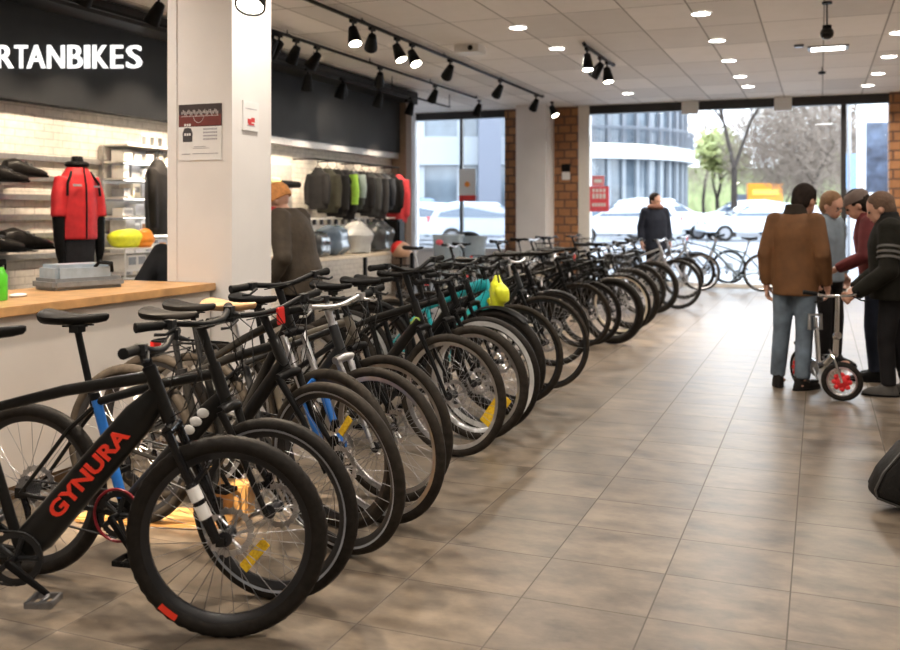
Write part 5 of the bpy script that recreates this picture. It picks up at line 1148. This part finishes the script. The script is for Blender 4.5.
# curved building with balconies
bm1 = mat('pale_render', (.25,.27,.29), .7, var=.05, scale=1); bg = mat('office_glass', (.09,.115,.14), .12, var=.35, scale=.8, coat=.4); bw = mat('white_band', (.5,.52,.54), .6, var=.03); mull = mat('grey_mullion', (.15,.16,.18), .5)
c0 = at(560, 200, 60); Rr = 8.4
r = thing('curved_building', 'rounded pale office building with a white balcony band across the street', 'building', (c0.x, c0.y, 0.3))
a0, a1 = R_(165), R_(385)
def arc(R, z0, z1, n=48, thick=.5):
    q = MB(); vs = []
    for i in range(n+1):
        a = a0+(a1-a0)*i/n
        for rr_ in (R, R-thick):
            for z in (z0, z1): vs.append((rr_*cos(a), rr_*sin(a), z))
    fs = []
    for i in range(n):
        p = 4*i; s_ = p+4; fs += [(p,s_,s_+1,p+1),(p+2,p+3,s_+3,s_+2),(p,p+2,s_+2,s_),(p+1,s_+1,s_+3,p+3)]
    q.add(vs, fs); return q
zz = 0
for fl in range(4):
    z = fl*4.75
    arc(Rr-.6, z+.3, z+4.3).obj('glass_storey', bg, r)
    q = arc(Rr, z+4.15, z+4.9, thick=1.2); q.obj('storey_band', bw, r)
    q = MB()
    for k in range(34):
        a = a0+(a1-a0)*k/33; q.box(((Rr-.5)*cos(a),(Rr-.5)*sin(a),z+2.25), (.22,.22,3.9), Matrix.Rotation(a,3,'Z'))
    q.obj('mullion_ring', bm1 if fl == 0 else mull, r)
    if fl:
        q = MB()
        for zt in (.9,1.0): q.tube([((Rr-.05)*cos(a0+(a1-a0)*i/60),(Rr-.05)*sin(a0+(a1-a0)*i/60),z+.2+zt) for i in range(61)], .04, 5)
        for i in range(160): a = a0+(a1-a0)*i/159; q.tube([((Rr-.05)*cos(a),(Rr-.05)*sin(a),z+.2),((Rr-.05)*cos(a),(Rr-.05)*sin(a),z+1.2)], .02, 4)
        q.obj('balcony_railing', mull, r)
# long block seen through the corner window
c1 = at(430, 200, 43); r = thing('office_block', 'pale office block with horizontal bands seen through the corner window', 'building', (c1.x, c1.y, 0.3), TH)
q = MB(); q.span((-22,0,0),(4,6,22)); q.obj('wall', bg, r, smooth=False)
for k in range(5): q = MB(); q.span((-22,-.5,3.3+k*4.2),(4,.2,4.6+k*4.2)); q.obj('storey_band', bw if k % 2 else bm1, r, smooth=False)
q = MB()
for k in range(15): q.span((-21.5+k*1.75,-.3,0),(-21.25+k*1.75,.1,20))
q.obj('mullion_grid', bm1, r, smooth=False)
q = MB(); q.span((2.2,-1.6,0),(3.2,-.6,22)); q.obj('dark_pier', mat('dark_pier', (.10,.11,.14), .6), r, smooth=False)
# trees
bark = mat('grey_bark', (.035,.028,.024), .9, var=.3, scale=6, bump=.5); twigc = mat('beige_twigs', (.20,.155,.12), .9, var=.3, scale=4); leafy = mat('yellow_green_leaves', (.30,.32,.12), .8, var=.4, scale=2); hedge = mat('grey_green_leaves', (.20,.22,.13), .8, var=.4, scale=2)
def tree(label, loc, h, seed, crown_m, bare=True, leaf_n=500, spread=.5, trunk=.3, lv=6):
    r = thing('tree', label, 'tree', loc, 0, 'trees across the street'); rr = random.Random(seed); q = MB(); tips = []
    def grow(p, d, L, rad, dep):
        e = p+d*L; m_ = p.lerp(e,.5)+V((rr.uniform(-.05,.05),rr.uniform(-.05,.05),0))*L; q.tube([p,m_,e], [rad,rad*.85,rad*.72], 7 if dep < 3 else 4, caps=False)
        if dep >= lv: tips.append(e); return
        for _ in range(2 if dep < 1 else rr.choice((2,3))):
            nd = (d + V((rr.uniform(-1,1),rr.uniform(-1,1),rr.uniform(-.2,.55)))*spread).normalized(); grow(e, nd, L*rr.uniform(.62,.84), rad*rr.uniform(.5,.68), dep+1)
        if dep > 2: tips.append(e)
    grow(V((0,0,0)), V((.03,0,1)), h*.30, trunk, 0); q.obj('trunk', bark, r)
    q = MB()
    for _ in range(leaf_n):
        t = rr.choice(tips)+V((rr.gauss(0,.5),rr.gauss(0,.5),rr.gauss(0,.4))) if not bare or leaf_n < 1000 else V((0,0,h*.55))+V((rr.gauss(0,1),rr.gauss(0,1),rr.gauss(0,1))).normalized()*(rr.random()**.4*h*.36); a = V((rr.uniform(-1,1),rr.uniform(-1,1),rr.uniform(-1,1))).normalized(); b_ = a.orthogonal().normalized(); L = rr.uniform(.25,.6) if bare else rr.uniform(.12,.25); w = .013 if bare else L*.6
        q.add([t-a*L-b_*w, t+a*L-b_*w, t+a*L+b_*w, t-a*L+b_*w], [(0,1,2,3)])
    o = q.obj('twigs' if bare else 'foliage', crown_m, r, smooth=False); o['kind'] = 'stuff'
    return r
p = at(732, 214, 43); tree('large bare tree with a forked grey trunk across the street', (p.x,p.y,0.3), 10.5, 5, twigc, True, 900, .55, .18, 7)
for i, (px, d, h, s, m, bare, lb) in enumerate(((812,48,9,11,twigc,True,'bare beige tree beyond the people, nearest the window post'),(775,62,10,12,twigc,True,'bare beige tree behind the orange shop sign'),(845,78,13,13,twigc,True,'bare beige tree behind the dark window post'),(704,96,15,14,twigc,True,'bare beige tree between the rounded building and the forked tree'),(716,70,7,15,leafy,False,'yellow green leafy tree behind the forked tree'),(822,88,7,16,leafy,False,'yellow green leafy tree far behind the people'),(785,106,7,17,hedge,False,'grey green leafy tree far behind the orange sign'))):
    p = at(px, 214, d); tree(lb, (p.x,p.y,0.3), h, s, m, bare, 2600 if not bare else 5500, .6 if bare else .7, .2, 5)
gb = MB(); gp = at(770, 214, 118)
r = thing('grassy_bank', 'pale green grassy bank rising behind the far trees', 'bank', (gp.x,gp.y,0.3), TH); q = MB(); q.prism([(-45,0),(45,0),(45,5.5),(20,6.5),(-20,7),(-45,6)], 0, 6); q.obj('bank_slope', mat('bank_grass', (.24,.27,.12), .9, var=.35, scale=1.2), r, smooth=False)
# shop front with an orange sign, advertising display, street signs
p = at(764, 185, 54); r = thing('shop_kiosk', 'low far shop with an orange sign board beyond the cars', 'kiosk', (p.x,p.y,0.3), TH); q = MB(); q.box((0,1.5,1.1), (2.0,3,2.2)); q.obj('kiosk_wall', mat('kiosk_dark', (.14,.16,.22), .6), r); q = MB(); q.box((0,-.1,2.3), (2.0,.3,1.0)); q.obj('sign_board', orange, r); q = MB(); q.box((0,-.27,2.3), (1.5,.03,.3)); q.obj('sign_stripe', mat('sign_yellow', (.95,.65,.1), .5), r)
p = at(878, 212, 20.6); r = thing('advertising_display', 'tall white framed advertising display on the pavement beyond the window post', 'display', (p.x,p.y,-.02), R_(8))
q = MB(); q.box((0,0,1.95), (.86,.16,3.9)); q.obj('display_frame', mat('white_display', (.80,.82,.84), .4), r, bev=.02); q = MB(); q.box((.02,-.085,2.4), (.56,.012,2.1)); q.obj('poster_panel', mat('blue_grey_poster', (.06,.08,.12), .3, var=.6, scale=5), r); q = MB(); q.box((-.06,-.10,1.15), (.44,.03,1.5)); q.obj('lower_panel', paper, r)
p = at(849, 212, 24); r = thing('street_pole', 'slim pole with a pale blue board beyond the dark window post', 'pole', (p.x,p.y,0.3)); q = MB(); q.cyl((0,0,0),(0,0,4.6),.05); q.obj('pole', gray, r); q = MB(); q.box((.1,0,2.2), (.5,.05,.9)); q.obj('board', mat('pale_blue_board', (.18,.30,.46), .5), r)
# daylight
w = bpy.data.worlds.new('overcast_sky'); S.world = w; w.use_nodes = True; nt = w.node_tree; bgk = nt.nodes['Background']
tc = nt.nodes.new('ShaderNodeTexCoord'); sx = nt.nodes.new('ShaderNodeSeparateXYZ'); rp = nt.nodes.new('ShaderNodeValToRGB'); nt.links.new(tc.outputs['Generated'], sx.inputs[0]); nt.links.new(sx.outputs[2], rp.inputs['Fac']); e = rp.color_ramp.elements; e[0].color = (.95,.97,1,1); e[1].color = (.78,.87,1,1); nt.links.new(rp.outputs['Color'], bgk.inputs['Color'])
bgk.inputs['Strength'].default_value = 4.4
S.view_settings.view_transform = 'Standard'; S.view_settings.look = 'None'; S.view_settings.gamma = 1; S.view_settings.use_curve_mapping = False
S.view_settings.exposure = 0.85
